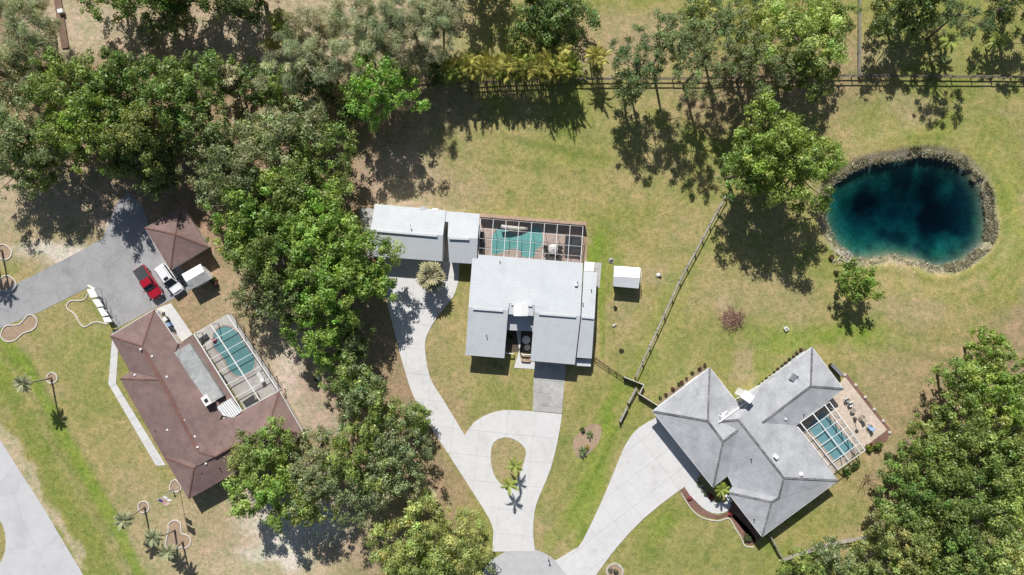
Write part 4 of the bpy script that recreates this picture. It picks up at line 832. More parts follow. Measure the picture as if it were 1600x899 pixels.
def tree(px, py, rp, h, kind, label, seed, name='oak_tree', zf=.68, cat='tree', flat=.55, bark='bark', dens=1.0, group=None):
    rng = np.random.default_rng(seed); K = KIND[kind]
    zc = h*zf; f = (CAMH - zc)/CAMH; R = rp*.1*f; c0 = W(px, py, zc)
    root = thing(name, label, cat, (c0.x, c0.y, 0), group=group)
    Rz = min(R*flat*1.35, h*.46)
    pine = kind in ('pine', 'slash'); fe = kind == 'feather'
    nc = int((3.2*R*R + 34)*dens) if not pine else int((3.0*R*R + 20)*dens)
    if fe: nc = int((2.0*R*R + 14)*dens)
    th = rng.random(nc)*2*math.pi; sp = rng.random(nc)*1.75 - .75; rad = rng.random(nc)**.5*.45 + .58
    ph = rng.random(4)*6.28; lob = 1 + .2*np.sin(3*th + ph[0]) + .13*np.sin(5*th + ph[1]) + .08*np.sin(9*th + ph[2])
    cp_ = np.sqrt(np.clip(1 - sp*sp, 0, 1))
    inner = rng.random(nc) < .3; cp_ = np.where(inner, cp_*rng.random(nc), cp_)
    cc = np.stack([np.cos(th)*cp_*R*lob*rad, np.sin(th)*cp_*R*lob*rad, zc + sp*Rz*rad + rng.normal(size=nc)*.25], 1)
    rc = np.clip(R*.18, .74, 1.15)*(.5 + rng.random(nc)*.95)
    if pine: rc = .42 + rng.random(nc)*.5
    if fe: rc = .7 + rng.random(nc)*.7
    tone = np.exp(rng.normal(size=nc)*.2 + rng.normal()*.1)
    hue = (rng.normal(size=(nc, 1))*.8 + rng.normal()*.45)*np.array([[.11, .01, .06]])
    nl = np.maximum(14, (rc*rc*9.8*K['den']*(.8 + .4*rng.random(nc)))).astype(int)
    ci = np.repeat(np.arange(nc), nl); n = len(ci); d = rdir(rng, n)
    sh = .5 + .5*rng.random(n)**.5
    # sub-bunches inside each clump give uneven, broken edges
    bd = rdir(rng, nc*5).reshape(nc, 5, 3); pick = bd[ci, rng.integers(0, 5, n)]
    off = (d*.55 + pick*.62)*(sh*rc[ci])[:, None]*np.array([1, 1, .72])
    pos = cc[ci] + off
    up = np.array([0, 0, 1.0])
    if pine or fe:
        lon = off/np.linalg.norm(off, axis=1)[:, None]*.9 + rng.normal(size=(n, 3))*.4 + (np.array([0, 0, .35]) if pine else np.array([0.1, -.05, -.15])); nr = rdir(rng, n) + up*.6
    else: lon = rdir(rng, n); nr = off/np.linalg.norm(off, axis=1)[:, None]*.9 + up*.3 + rng.normal(size=(n, 3))*.42
    cols = np.array(K['c'])*tone[ci][:, None]*(1 + hue[ci])*np.exp(rng.normal(size=n)*K['var'])[:, None]
    yl = rng.random(n) < .05; cols[yl] *= np.array([1.5, 1.25, .9])
    V, F, Cc = leaves(rng, pos, nr, lon, K['L']*.86*(.7 + .6*rng.random(n)), K['W']*.98*(.7 + .6*rng.random(n)), cols*1.46)
    me = fast_mesh('crown', V, F, Cc); me.materials.append(M['needle' if pine or fe else 'leaf'])
    link(bpy.data.objects.new('crown', me), root, True)
    mb = MB(); r0 = max(.12, .018*h + .012*R)*(.62 if pine or fe else 1); fork = Vector((rng.normal()*.3, rng.normal()*.3, zc*.55))
    mb.tube([(0, 0, -.1), (fork.x*.5, fork.y*.5, zc*.25), fork, (fork.x*1.3, fork.y*1.3, zc*.95)], [r0*1.35, r0, r0*.8, r0*.35], 7)
    for i in rng.permutation(nc)[:(26 if pine or fe else 20)]:
        e = Vector(cc[i]); s_ = fork.lerp(Vector((fork.x*1.3, fork.y*1.3, zc*.95)), rng.random()*.9); m_ = s_.lerp(e, .55) + Vector((rng.normal()*.25, rng.normal()*.25, -.25 + rng.random()*.5))
        rr = r0*(.24 + .16*rng.random()); mb.tube([s_, m_, e], [rr, rr*.6, rr*.22], 5)
    mb.build('trunk', bark, root, True, True)
    return root
TR = [ # px, py, radius px, height, kind, label
 (28, 205, 62, 11, 'grey', 'grey-green oak at the left edge above the sandy clearing'), (-10, 120, 50, 12, 'grey', 'grey oak cut off by the left edge below the corner'), (105, 140, 58, 12, 'oak', 'mid-green oak just right of the grey trees on the far left'),
 (6, 268, 42, 9, 'grey', 'grey oak at the left edge over the shaded sandy clearing'), (70, 250, 42, 9, 'oak', 'small oak above the shaded clearing near the left edge'), (190, 125, 52, 12, 'oak', 'green oak below the shaded tan clearing at the top left'), (280, 145, 62, 13, 'oak', 'broad green oak right of centre in the left grove'),
 (140, 205, 62, 13, 'bright', 'bright green oak above the driveway end'), (215, 215, 66, 11, 'olive', 'large olive-green oak in the middle of the left grove'), (232, 250, 50, 8.5, 'dark', 'dark oak shading the brown garage'),
 (330, 215, 50, 12, 'dark', 'dark green oak between the two large groups on the left'), (375, 255, 62, 12, 'grey', 'grey-green oak above the brown garage roof'), (335, 285, 44, 8.5, 'grey', 'pale grey-green oak next to the brown pyramid roof'),
 (455, 215, 60, 11, 'grey', 'grey-green oak left of the bare litter strip'), (510, 235, 48, 10, 'oak', 'green oak beside the brown leaf litter'), (400, 320, 58, 12, 'bright', 'bright oak behind the brown pyramid roof'), (470, 300, 58, 12, 'oak', 'green oak in the upper middle of the central grove'),
 (374, 372, 46, 10, 'bright', 'bright green oak touching the brown pyramid roof'), (430, 390, 58, 12, 'oak', 'green oak in the middle of the central grove'), (500, 365, 62, 13, 'bright', 'bright oak above the left end of the white garage'), (560, 400, 52, 12, 'bright', 'bright green oak overhanging the white garage corner'),
 (520, 440, 62, 13, 'bright', 'large bright oak shading the concrete driveway'), (455, 460, 50, 12, 'dark', 'dark green oak at the lower middle of the central grove'), (392, 462, 36, 8, 'grey', 'small grey-green tree right of the left pool enclosure'), (590, 440, 28, 10, 'bright', 'small bright tree crown at the driveway edge below the garage'),
 (500, 522, 48, 11, 'vivid', 'bright round tree at the bottom of the central grove'), (545, 535, 32, 9, 'dark', 'dark small tree in the shade left of the driveway'), (545, 592, 40, 10, 'oak', 'green oak between the central and lower groves'), (562, 612, 42, 10, 'grey', 'grey-green oak by the curve of the driveway'),
 (585, 645, 42, 10, 'olive', 'olive oak at the top of the lower grove'), (650, 655, 24, 6, 'oak', 'small separate tree leaning to the concrete driveway'), (620, 695, 48, 11, 'grey', 'grey oak on the right side of the lower grove'), (560, 715, 52, 11, 'olive', 'olive oak in the middle of the lower grove'),
 (505, 700, 36, 9, 'grey', 'thin grey oak with bare branches beside the brown roof'), (490, 745, 48, 11, 'grey', 'pale grey oak low in the lower grove'), (420, 700, 42, 10, 'oak', 'green oak overlapping the brown roof corner'), (385, 720, 32, 8, 'light', 'pale oak at the brown roof eave'),
 (415, 765, 50, 11, 'bright', 'bright green oak at the lower left of the lower grove'), (480, 785, 38, 10, 'olive', 'olive oak over the white sand patch'), (560, 770, 48, 11, 'grey', 'grey oak above the deep shadow of the lower grove'), (625, 740, 40, 10, 'grey', 'grey oak left of the dry driveway verge'),
 (650, 850, 62, 10, 'light', 'broad pale green oak at the bottom edge by the cul-de-sac'), (715, 850, 52, 9, 'light', 'pale green oak touching the cul-de-sac edge'), (680, 905, 50, 10, 'olive', 'olive oak cut by the bottom edge near the cul-de-sac'),
 (595, 140, 56, 12, 'vivid', 'round vivid green tree at the lawn corner by the far fence'),
 (1205, 220, 62, 15, 'bright', 'bright green oak left of the pond, upper crown'), (1250, 265, 62, 14, 'bright', 'bright green oak leaning over the pond edge'), (1165, 265, 42, 13, 'oak', 'green oak left of the pond nearest the slanting fence'),
 (1340, 442, 30, 6.2, 'vivid', 'small vivid green tree standing alone below the pond'),
 (1545, 548, 34, 8, 'vivid', 'small bright tree at the top of the right-hand grove'), (1505, 592, 38, 9, 'oak', 'green tree at the left tip of the right-hand grove'), (1560, 625, 56, 11, 'bright', 'bright oak at the upper right grove edge'), (1605, 590, 40, 10, 'oak', 'oak cut by the right edge above the grove'),
 (1500, 665, 50, 11, 'olive', 'olive oak in the upper left of the right-hand grove'), (1590, 690, 56, 12, 'olive', 'olive oak at the right edge of the grove'), (1455, 705, 46, 10, 'olive', 'olive oak at the left side of the right-hand grove'), (1540, 730, 60, 12, 'olive', 'large olive oak in the middle of the right-hand grove'),
 (1420, 765, 50, 10, 'oak', 'green oak over the end of the grey rail fence'), (1485, 785, 60, 12, 'olive', 'wide olive oak low in the right-hand grove'), (1580, 790, 58, 12, 'olive', 'olive oak at the lower right edge of the grove'), (1425, 840, 50, 10, 'light', 'pale oak below the end of the grey rail fence'),
 (1500, 860, 58, 11, 'olive', 'olive oak at the bottom of the right-hand grove'), (1580, 870, 56, 12, 'light', 'pale oak in the bottom right corner'), (1365, 880, 46, 8, 'light', 'pale green tree at the bottom edge below the fence'), (1300, 872, 30, 6, 'grey', 'small greyish tree in front of the grey rail fence'), (1255, 893, 36, 6, 'olive', 'olive bushy tree at the bottom edge left of the grove'),
 (1450, 905, 50, 9, 'olive', 'olive oak cut by the bottom edge in the right grove'), (1540, 915, 46, 9, 'oak', 'green oak cut by the bottom edge in the right corner'),
]
for i, t in enumerate(TR): tree(*t, seed=100 + i)
TP = [
 (640, 45, 62, 14, 'feather', 'wispy grey-green pine at the top left of centre', 'pine_tree'), (560, 50, 58, 14, 'feather', 'feathery pine with a bent bare limb at the top', 'pine_tree'), (470, 95, 52, 12, 'feather', 'feathery pine above the hedge of dark shrubs', 'pine_tree'),
 (685, 15, 42, 12, 'feather', 'feathery pine nearest the yellow palm hedge', 'pine_tree'), (500, 45, 40, 11, 'feather', 'small feathery pine by the yellow bush', 'pine_tree'), (632, 95, 42, 11, 'feather', 'feathery pine just above the vivid green tree', 'pine_tree'),
 (30, 25, 50, 12, 'feather', 'sparse grey pine in the top left corner', 'pine_tree'), (40, 90, 44, 11, 'feather', 'sparse grey pine below the top left corner', 'pine_tree'),
 (1000, 95, 46, 15, 'slash', 'open pine right of the yellow palm hedge', 'pine_tree'), (1045, 60, 48, 17, 'slash', 'tall open pine casting a long branching shadow', 'pine_tree'), (1100, 95, 56, 17, 'pine', 'dense pine over the dark rail fence', 'pine_tree'), (1130, 30, 56, 16, 'pine', 'pine at the top edge beside the yellow bush', 'pine_tree'),
 (1190, 90, 52, 16, 'pine', 'grey-green pine between the fence and bright oaks', 'pine_tree'), (1510, 25, 40, 14, 'slash', 'thin pine at the top edge on the right', 'pine_tree'), (985, 130, 30, 9, 'grey', 'small grey-green tree at the fence by the palm hedge', 'oak_tree'),
 (1180, 30, 50, 14, 'light', 'pale green oak at the top edge right of the pines', 'oak_tree'), (1250, 50, 66, 15, 'light', 'broad pale oak at the top right of the pines', 'oak_tree'), (1265, 110, 46, 13, 'olive', 'olive oak hanging over the dark rail fence', 'oak_tree'), (1300, 30, 42, 13, 'olive', 'olive oak beside the thin pale fence', 'oak_tree'),
 (860, 22, 60, 7, 'dark', 'dark round oak at the top edge behind the palm hedge', 'oak_tree'), (1415, 5, 52, 11, 'dark', 'dark oak at the top edge right of the pale fence', 'oak_tree'), (1600, -5, 46, 12, 'dark', 'dark oak in the top right corner', 'oak_tree'),
 (225, -38, 62, 14, 'oak', 'oak at the top edge over the tan clearing', 'oak_tree'), (160, -14, 44, 11, 'olive', 'olive oak at the top edge near the brown boardwalk', 'oak_tree'), (300, -45, 62, 15, 'dark', 'dark oak outside the top edge shading the clearing', 'oak_tree'), (385, -28, 58, 14, 'dark', 'dark oak at the top edge left of the pines', 'oak_tree'), (735, -80, 56, 12, 'dark', 'dark oak outside the top edge left of the palm hedge', 'oak_tree'), (1460, -45, 40, 12, 'olive', 'olive oak outside the top edge by the thin pine', 'oak_tree'), (265, 20, 34, 9, 'dark', 'small dark oak in the shade of the top clearing', 'oak_tree'),
 (400, 130, 36, 7, 'dark', 'dark shrub at the left end of the shaded hedge', 'tall_shrub'), (440, 145, 34, 6, 'oak', 'green shrub in the middle of the shaded hedge', 'tall_shrub'), (495, 130, 34, 7, 'dark', 'dark shrub at the right end of the shaded hedge', 'tall_shrub'), (545, 165, 22, 5, 'dark', 'small dark shrub beside the vivid green tree', 'tall_shrub'), (678, 106, 24, 4, 'dark', 'dark shrub at the left end of the yellow palm hedge', 'tall_shrub'),
 (445, 40, 22, 5, 'light', 'yellowish bush among the pines at the top', 'tall_shrub'), (1090, 20, 22, 6, 'light', 'yellow-green bush at the top edge by the pines', 'tall_shrub'), (350, 120, 26, 7, 'olive', 'olive shrub right of the tan clearing', 'tall_shrub'),
]
for i, t in enumerate(TP): tree(*t[:6], seed=300 + i, zf=.56 if t[1] < 35 and t[4] not in ('feather', 'slash', 'pine') else .66, name=t[6], cat='shrub' if t[6] == 'tall_shrub' else 'tree', bark='bark_grey' if t[4] == 'feather' else 'bark', dens=.75 if t[4] == 'slash' else 1)

# small shrubs and bedding plants
def shrub(px, py, rp, h, col, label, seed, name='shrub', group=None, fl=None):
    rng = np.random.default_rng(seed); c = W(px, py, h*.5); R = rp*.1; n = int(260*max(.35, R)**1.5) + 40
    root = thing(name, label, 'shrub', (c.x, c.y, 0), group=group); d = rdir(rng, n); d[:, 2] = np.abs(d[:, 2])
    k = rng.integers(0, 7, n); cn = rdir(rng, 7)*np.array([.5, .5, .2]); pos = (cn[k] + d*.6)*np.array([R, R, h*.75])*(.55 + .45*rng.random(n))[:, None] + np.array([0, 0, h*.25])
    cols = np.array(col)*np.exp(rng.normal(size=n)*.25)[:, None]
    if fl: w_ = rng.random(n) < .25; cols[w_] = fl
    V, F, Cc = leaves(rng, pos, d + rng.normal(size=(n, 3))*.5, rdir(rng, n), .13 + .1*rng.random(n), .07 + .05*rng.random(n), cols)
    me = fast_mesh('foliage', V, F, Cc); me.materials.append(M['leaf']); link(bpy.data.objects.new('foliage', me), root, True)
    mb = MB()
    for j in range(5): a_ = j*1.26; mb.tube([(0, 0, -.05), (R*.3*math.cos(a_), R*.3*math.sin(a_), h*.6)], [.035, .015], 5)
    mb.build('stem', 'bark', root, True); return root
for i in range(9): shrub(1032 + i*8.2 + (i*i % 5), 622 - i*6.4 + (i*i % 3)*2 - (i*i % 5)*.6, 2.2 + (i*7 % 5)*.35, .5, (.13, .065, .05) if i % 3 else (.09, .10, .04), f'{ORD[i]} small shrub from the left in the bed along the garage wing', 500 + i, group='shrubs along the garage wing of the grey house')
for i in range(12): shrub(1187 + i*5.9, 602 - i*5.0 + (i % 2), 2.4 + (i % 3)*.5, .5, (.12, .075, .045) if i % 2 else (.08, .10, .04), f'{ORD[i]} small shrub from the chimney in the bed along the right wing', 520 + i, group='shrubs along the right wing of the grey house')
for i, (x, y, r, h, c, lb, fl) in enumerate([(1359, 700, 7, 1.2, (.17, .22, .03), 'yellow-green shrub at the patio corner of the grey house', None), (1374, 697, 8, 1.7, (.12, .19, .03), 'bright shrub below the patio beside the pool enclosure', None), (1362, 696, 3.5, .6, (.25, .03, .05), 'small red flowering plant at the patio corner', None),
     (1325, 738, 8, 1.3, (.10, .17, .03), 'green shrub in the shade of the mansard enclosure', None), (1338, 728, 7, 1.2, (.09, .16, .03), 'second green shrub beside the mansard enclosure wall', None), (1390, 712, 9, 1.6, (.10, .15, .04), 'green bush at the left edge of the right-hand grove', None),
     (1078, 779, 4, .5, (.30, .09, .10), 'pink flowering plant in the curved mulch bed', (.5, .06, .1)), (1141, 804, 3.6, .5, (.30, .05, .06), 'red flowering plant in the front mulch bed', (.45, .03, .05)), (1168, 842, 8, .9, (.12, .15, .06), 'round grey-green shrub at the end of the curved bed', None),
     (1093, 757, 4.5, .7, (.16, .20, .09), 'pale shrub nearest the driveway by the front walk', None), (1099, 765, 4, .7, (.22, .22, .15), 'whitish shrub in the shaded front bed', None), (1104, 772, 4, .7, (.17, .20, .10), 'grey-green shrub in the shaded front bed', None), (1112, 778, 5, .7, (.28, .06, .04), 'red-leaved shrub beside the entry palm', (.35, .05, .03)),
     (1300, 402, 5, .8, (.22, .15, .07), 'dry brown shrub beside the driftwood at the pond', None), (1308, 425, 4.5, .9, (.16, .19, .06), 'small yellow-green shrub left of the lone tree', None), (954, 892, 3.5, .5, (.25, .22, .18), 'thin bare shrub inside the stone ring', None), (962, 895, 5, .8, (.17, .17, .11), 'greyish shrub inside the stone ring', None),
     (962, 481, 3, .5, (.07, .08, .04), 'tiny dark shrub below the garden shed', None), (971, 547, 3.5, .5, (.10, .11, .05), 'tiny olive shrub near the slanting fence', None), (773, 573, 3, .6, (.30, .30, .18), 'pale flowering shrub in the shadow of the left wing', (.45, .45, .35)), (784, 574, 3, .7, (.28, .30, .18), 'second pale shrub near the front path', (.45, .45, .35)),
     (797, 528, 4.5, .9, (.05, .08, .03), 'dark green shrub in the shaded courtyard', None), (910, 672, 4.5, .8, (.10, .13, .05), 'dark spiky plant at the top of the oval soil bed', None), (918, 700, 3.5, .5, (.30, .26, .05), 'yellow-leaved plant in the oval soil bed', (.45, .35, .05)), (335, 532, 4, .5, (.4, .05, .1), 'pink flower pot plant beside the kidney pool', (.5, .05, .12)),
     (1570, 10, 20, 2, (.08, .11, .04), 'low dark bush by the top right corner', None), (330, 435, 7, 1.5, (.10, .16, .03), 'green bush at the corner of the small shed', None), (337, 444, 6, 1.2, (.12, .05, .06), 'purple-leaved bush right of the small shed', None), (1590, 610, 12, 2.5, (.10, .14, .04), 'bush at the right edge below the lawn', None), (1480, 62, 7, 1.5, (.16, .20, .04), 'yellow-green bush left of the thin pine', None)]):
    shrub(x, y, r, h, c, lb, 540 + i, fl=fl)

# palms
mat('palm_green', (.14, .19, .06), .6, .25, 3); mat('palm_grey', (.29, .31, .16), .6, .25, 3); mat('palm_yellow', (.46, .43, .10), .6, .25, 2); mat('palm_lime', (.28, .34, .06), .6, .2, 3); mat('palm_pale', (.46, .43, .24), .6, .25, 3); mat('palm_dead', (.28, .20, .12), .8, .2, 3)
def feather_frond(L, droop=.8, n=15, wid=.5, seed=0):
    r = random.Random(seed); mb = MB(); pts = []
    for i in range(8):
        t = i/7; pts.append(Vector((L*(t - .18*t*t*droop), 0, L*(.38*t - .62*droop*t*t))))
    mb.tube(pts, [.035*(1 - .8*i/7) for i in range(8)], 4)
    for i in range(n):
        t = .12 + .86*i/(n - 1); x = t*7; k = min(6, int(x)); p = pts[k].lerp(pts[k + 1], x - k); ll = wid*(math.sin(math.pi*min(1, t*.85 + .12))**.7)*(.85 + .3*r.random())
        for s in (-1, 1):
            q = p + Vector((ll*.55, s*ll, -.28*ll)); w_ = .075
            mb.add([p - Vector((w_, 0, 0)), p + Vector((w_, 0, 0)), q], [(0, 1, 2) if s > 0 else (0, 2, 1)])
    me_ = bpy.data.meshes.new('frond'); me_.from_pydata(mb.v, [], mb.f); return me_
def fan_frond(L, R, n=11, seed=0):
    r = random.Random(seed); mb = MB(); mb.tube([(0, 0, 0), (L*.5, 0, L*.18), (L, 0, L*.05)], [.03, .025, .02], 4); c = Vector((L, 0, L*.05))
    for i in range(n):
        a_ = math.radians(-115 + 230*i/(n - 1)); d = Vector((math.cos(a_), math.sin(a_), -.12)); s = Vector((-math.sin(a_), math.cos(a_), .0)); rr = R*(1 - .25*abs(a_)/2)*(.85 + .3*r.random())
        mb.add([c, c + d*rr*.5 - s*.085*R*1.5, c + d*rr + Vector((0, 0, -.22*R)), c + d*rr*.5 + s*.085*R*1.6], [(0, 1, 2, 3)])
    me_ = bpy.data.meshes.new('frond'); me_.from_pydata(mb.v, [], mb.f); return me_
def with_mat(me_, m_): c = me_.copy(); c.materials.append(M[m_]); return c
FR = {}
for m_ in ('palm_green', 'palm_grey', 'palm_yellow', 'palm_lime', 'palm_pale'):
    FR['f', m_] = [with_mat(feather_frond(2.0, .9, 15, .42, k), m_) for k in range(3)]; FR['s', m_] = [with_mat(fan_frond(.9, .85, 11, k), m_) for k in range(3)]
def palm(px, py, h, label, kind='f', m_='palm_grey', n=16, size=1.0, lean=(0, 0), r=.13, seed=1, group=None, name='palm_tree', at_crown=False):
    rr = random.Random(seed); c = W(px, py, h if at_crown else 0)
    root = thing(name, label, 'palm', (c.x, c.y, 0), group=group)
    top = Vector((lean[0], lean[1], h)); mid = Vector((lean[0]*.35, lean[1]*.35, h*.5))
    if h > .6: MB().tube([(0, 0, -.05), mid*.5 + Vector((0, 0, 0)), mid, mid.lerp(top, .55), top], [r*1.5, r*1.1, r, r*.95, r*1.1], 8).build('trunk', 'palm_trunk', root, True, True)
    for i in range(n):
        o = bpy.data.objects.new('frond', rr.choice(FR[kind, m_])); link(o, root, True); o.location = top + Vector((0, 0, -.05))
        t = (i + .5)/n; o.rotation_euler = (rr.uniform(-.3, .3), math.radians(-52 + 88*t + rr.uniform(-10, 10)), i*2.399 + rr.uniform(-.2, .2)); k = size*rr.uniform(.85, 1.12); o.scale = (k, k, k)
    return root
palm(226, 793, 6.0, 'thin palm in the small round ring on the left lawn', 'f', 'palm_grey', 26, .8, seed=1); palm(80, 591, 6.2, 'thin palm above the green swale near the road', 'f', 'palm_grey', 26, .8, seed=2)
palm(273, 829, 5.6, 'thin palm at the top of the three-lobed border', 'f', 'palm_grey', 26, .8, (-.5, .9), seed=3); palm(285, 847, 5.0, 'thin palm at the bottom of the three-lobed border', 'f', 'palm_grey', 26, .8, (.2, .3), seed=4)
palm(3, 392, 6.3, 'palm at the left edge whose shadow crosses the driveway', 'f', 'palm_green', 15, .9, seed=5); palm(-6, 398, 5.8, 'palm just outside the left edge beside the driveway', 'f', 'palm_green', 15, .9, seed=6)
palm(673, 431, 3.6, 'round fan palm in front of the white garage', 's', 'palm_pale', 38, 1.45, r=.2, seed=7, at_crown=True)
palm(806, 722, 3.3, 'slender palm on the right of the driveway island', 'f', 'palm_lime', 11, .8, (-.1, .2), .1, seed=8); palm(791, 757, 3.6, 'slender palm at the lower tip of the driveway island', 'f', 'palm_lime', 10, .8, (.6, .9), .1, seed=9)
palm(1128, 765, 2.6, 'lime green palm in the entry notch of the grey house', 'f', 'palm_lime', 18, .75, r=.12, seed=10, at_crown=True)
for i, (x, y, s_, h) in enumerate([(655, 782, 1.15, 4.5), (645, 765, 1.0, 5.0), (668, 775, .9, 3.6)]): palm(x, y, h, ['fan palm between the lower grove and the pale oaks', 'taller fan palm at the edge of the lower grove', 'smallest fan palm by the dry driveway verge'][i], 's', 'palm_pale', 30, s_, r=.17, seed=20 + i, at_crown=True)
for i, (x, y, s_, h) in enumerate([(425, 185, 1.2, 6), (485, 180, 1.15, 5.5), (355, 118, 1.2, 6), (495, 168, 1.0, 5), (410, 205, 1.0, 5.5), (230, 55, 1.1, 3)]): palm(x, y, h, ['fan palm above the grey oak in the left grove', 'fan palm at the upper edge beside the leaf litter', 'fan palm left of the shaded hedge', 'small fan palm below the shaded hedge', 'fan palm hidden among the grey oaks', 'fan palm in the shade of the top clearing'][i], 's', 'palm_pale', 30, s_, r=.17, seed=30 + i, at_crown=True)
palm(1486, 64, 2.6, 'bright palm left of the thin pine at the top', 'f', 'palm_lime', 14, .95, seed=41, at_crown=True); palm(1560, 64, 2.8, 'bright palm right of the thin pine at the top', 'f', 'palm_lime', 16, 1.0, seed=42, at_crown=True)
palm(882, 76, 4.2, 'orange-tinged palm standing above the palm hedge', 'f', 'palm_yellow', 16, .85, seed=43, at_crown=True)
palm(1470, 90, 2.2, 'dark little palm casting a spiky shadow near the fence', 'f', 'palm_green', 12, .8, seed=44, at_crown=True)
palm(910, 705, .5, 'low dark palm in the oval soil bed', 'f', 'palm_green', 13, .5, seed=45); palm(921, 678, .4, 'small spiky palm at the top of the oval bed', 'f', 'palm_green', 12, .4, seed=46)
# areca hedge
def areca_mesh(seed):
    rr = random.Random(seed); mb = MB()
    for i in range(26):
        L = rr.uniform(1.3, 2.1); me_ = feather_frond(L, rr.uniform(.5, 1.1), 10, .34, rr.random())
        Rm = Matrix.Translation((rr.uniform(-.5, .5), rr.uniform(-.4, .4), rr.uniform(1.6, 2.9))) @ Matrix.Rotation(rr.uniform(0, 6.28), 4, 'Z') @ Matrix.Rotation(math.radians(rr.uniform(-60, 10)), 4, 'Y')
        mb.add([Rm @ v.co for v in me_.vertices], [tuple(p.vertices) for p in me_.polygons]); bpy.data.meshes.remove(me_)
    return mb
AR = [[], []]
for k in range(4):
    for q, m_ in enumerate(('palm_yellow', 'palm_lime')):
        mb = areca_mesh(50 + k*2 + q); me_ = bpy.data.meshes.new('crown'); me_.from_pydata(mb.v, [], mb.f); me_.materials.append(M[m_]); AR[q].append(me_)
stm = MB()
for i in range(9): a_ = i*.7; stm.tube([(.3*math.cos(a_), .3*math.sin(a_), -.05), (.5*math.cos(a_), .5*math.sin(a_), 2.3)], [.05, .035], 5)
stem_me = bpy.data.meshes.new('stem'); stem_me.from_pydata(stm.v, [], stm.f); stem_me.materials.append(M['palm_lime'])
xs_ = [698, 711, 724, 737, 750, 763, 776, 789, 802, 815, 828, 841, 854, 867, 880, 893, 930, 940]
for i, x in enumerate(xs_):
    for row in range(2):
        if i > 15 and row: continue
        y = (101 if row == 0 else 113) + random.uniform(-3, 3) - (10 if i > 15 else 0); c = W(x + row*6, y, 4.4)
        rt = thing('areca_palm', f'{ORD[i]} palm from the left in the {("back", "fence-side")[row]} row of the yellow palm hedge' if i <= 15 else ('clumping palm just right of the gap in the palm hedge', 'clumping palm at the far right end of the palm hedge')[i - 16], 'palm', (c.x, c.y, 0), random.uniform(0, 6), 'yellow palms of the hedge along the fence')
        q = 0 if random.random() < .5 else 1; o = link(bpy.data.objects.new('crown', random.choice(AR[q])), rt, True); link(bpy.data.objects.new('stems', stem_me), rt, True)
        rt.scale = (1, 1, random.uniform(1.65, 1.95))
for i, (x, y) in enumerate([(437, 45), (447, 60), (425, 68), (1095, 5), (1100, 22)]):
    c = W(x, y, 2); rt = thing('areca_palm', ('topmost yellow palm among the pines at the top left', 'right-hand yellow palm among the pines at the top left', 'lowest yellow palm among the pines at the top left', 'yellow palm cut by the top edge beside the dense pines', 'yellow palm just below the top edge beside the dense pines')[i], 'palm', (c.x, c.y, 0), i, 'yellow palms at the pines' if i < 3 else 'yellow palms at the top edge'); link(bpy.data.objects.new('crown', AR[0][i % 4]), rt, True); link(bpy.data.objects.new('stems', stem_me), rt, True)

# bare branches: dead tree, driftwood, brush pile
def branches(name, label, px, py, R, h, n, mat_, seed, cat, r0=.07, flat=False):
    rr = random.Random(seed); c = W(px, py); root = thing(name, label, cat, (c.x, c.y, 0))
    for i in range(n):
        a_ = rr.uniform(0, 6.28); L = R*rr.uniform(.5, 1); e = Vector((math.cos(a_)*L, math.sin(a_)*L, h*rr.uniform(.5, 1) if not flat else rr.uniform(.05, h))); s_ = Vector((rr.uniform(-.2, .2)*R, rr.uniform(-.2, .2)*R, .05 if flat else h*.35)) if not flat else Vector((rr.uniform(-.6, .6)*R, rr.uniform(-.6, .6)*R, rr.uniform(.05, h)))
        m_ = s_.lerp(e, .5) + Vector((rr.uniform(-.2, .2)*R, rr.uniform(-.2, .2)*R, rr.uniform(0, .15)*h)); mb = MB().tube([s_, m_, e], [r0, r0*.7, r0*.25], 5)
        for k in range(3):
            b_ = m_.lerp(e, rr.random()); d = Vector((rr.uniform(-1, 1), rr.uniform(-1, 1), rr.uniform(0, .6) if not flat else rr.uniform(-.05, .1)))*R*.3; mb.tube([b_, b_ + d], [r0*.4, r0*.15], 4)
        mb.build('branch', mat_, root, True)
    if not flat: MB().tube([(0, 0, -.1), (.1, 0, h*.4)], [r0*2.2, r0*1.6], 7).build('trunk', mat_, root, True)
    return root
branches('bare_tree', 'bare grey tree with pale limbs in the top left corner', 18, 22, 5.0, 9, 12, 'bark_grey', 1, 'tree', .13); branches('bare_tree', 'thin bare tree on the lawn beside the mansard enclosure', 1352, 742, 2.4, 2.6, 12, 'wood_brown', 2, 'tree', .04)
branches('bare_tree', 'dead grey crown above the bright oak left of the pond', 1172, 196, 2.0, 12.5, 12, 'bark_grey', 3, 'tree', .06); branches('driftwood', 'tangle of white driftwood at the lower left pond edge', 1316, 398, 2.2, .5, 9, 'driftwood', 4, 'driftwood', .07, True)
branches('brush_pile', 'heap of reddish-brown cut brush on the lawn', 1145, 499, 2.5, .7, 60, 'leaf_red', 5, 'brush pile', .04, True); branches('bare_tree', 'bare grey limbs in the middle of the right-hand grove', 1480, 795, 3, 12, 9, 'bark_grey', 6, 'tree', .09); branches('bare_tree', 'bare pale limbs beside the brown house in the lower grove', 522, 715, 3, 9, 14, 'bark_grey', 7, 'tree', .08)
mb = MB().tube([W(590, 78, 6), W(572, 62, 7.5), W(553, 52, 8.2), W(535, 30, 9)], [.28, .22, .16, .08], 6); tag(mb.build('fallen_limb', 'wood_dark', None, False, True), 'dark bent bare limb among the feathery pines', 'limb')

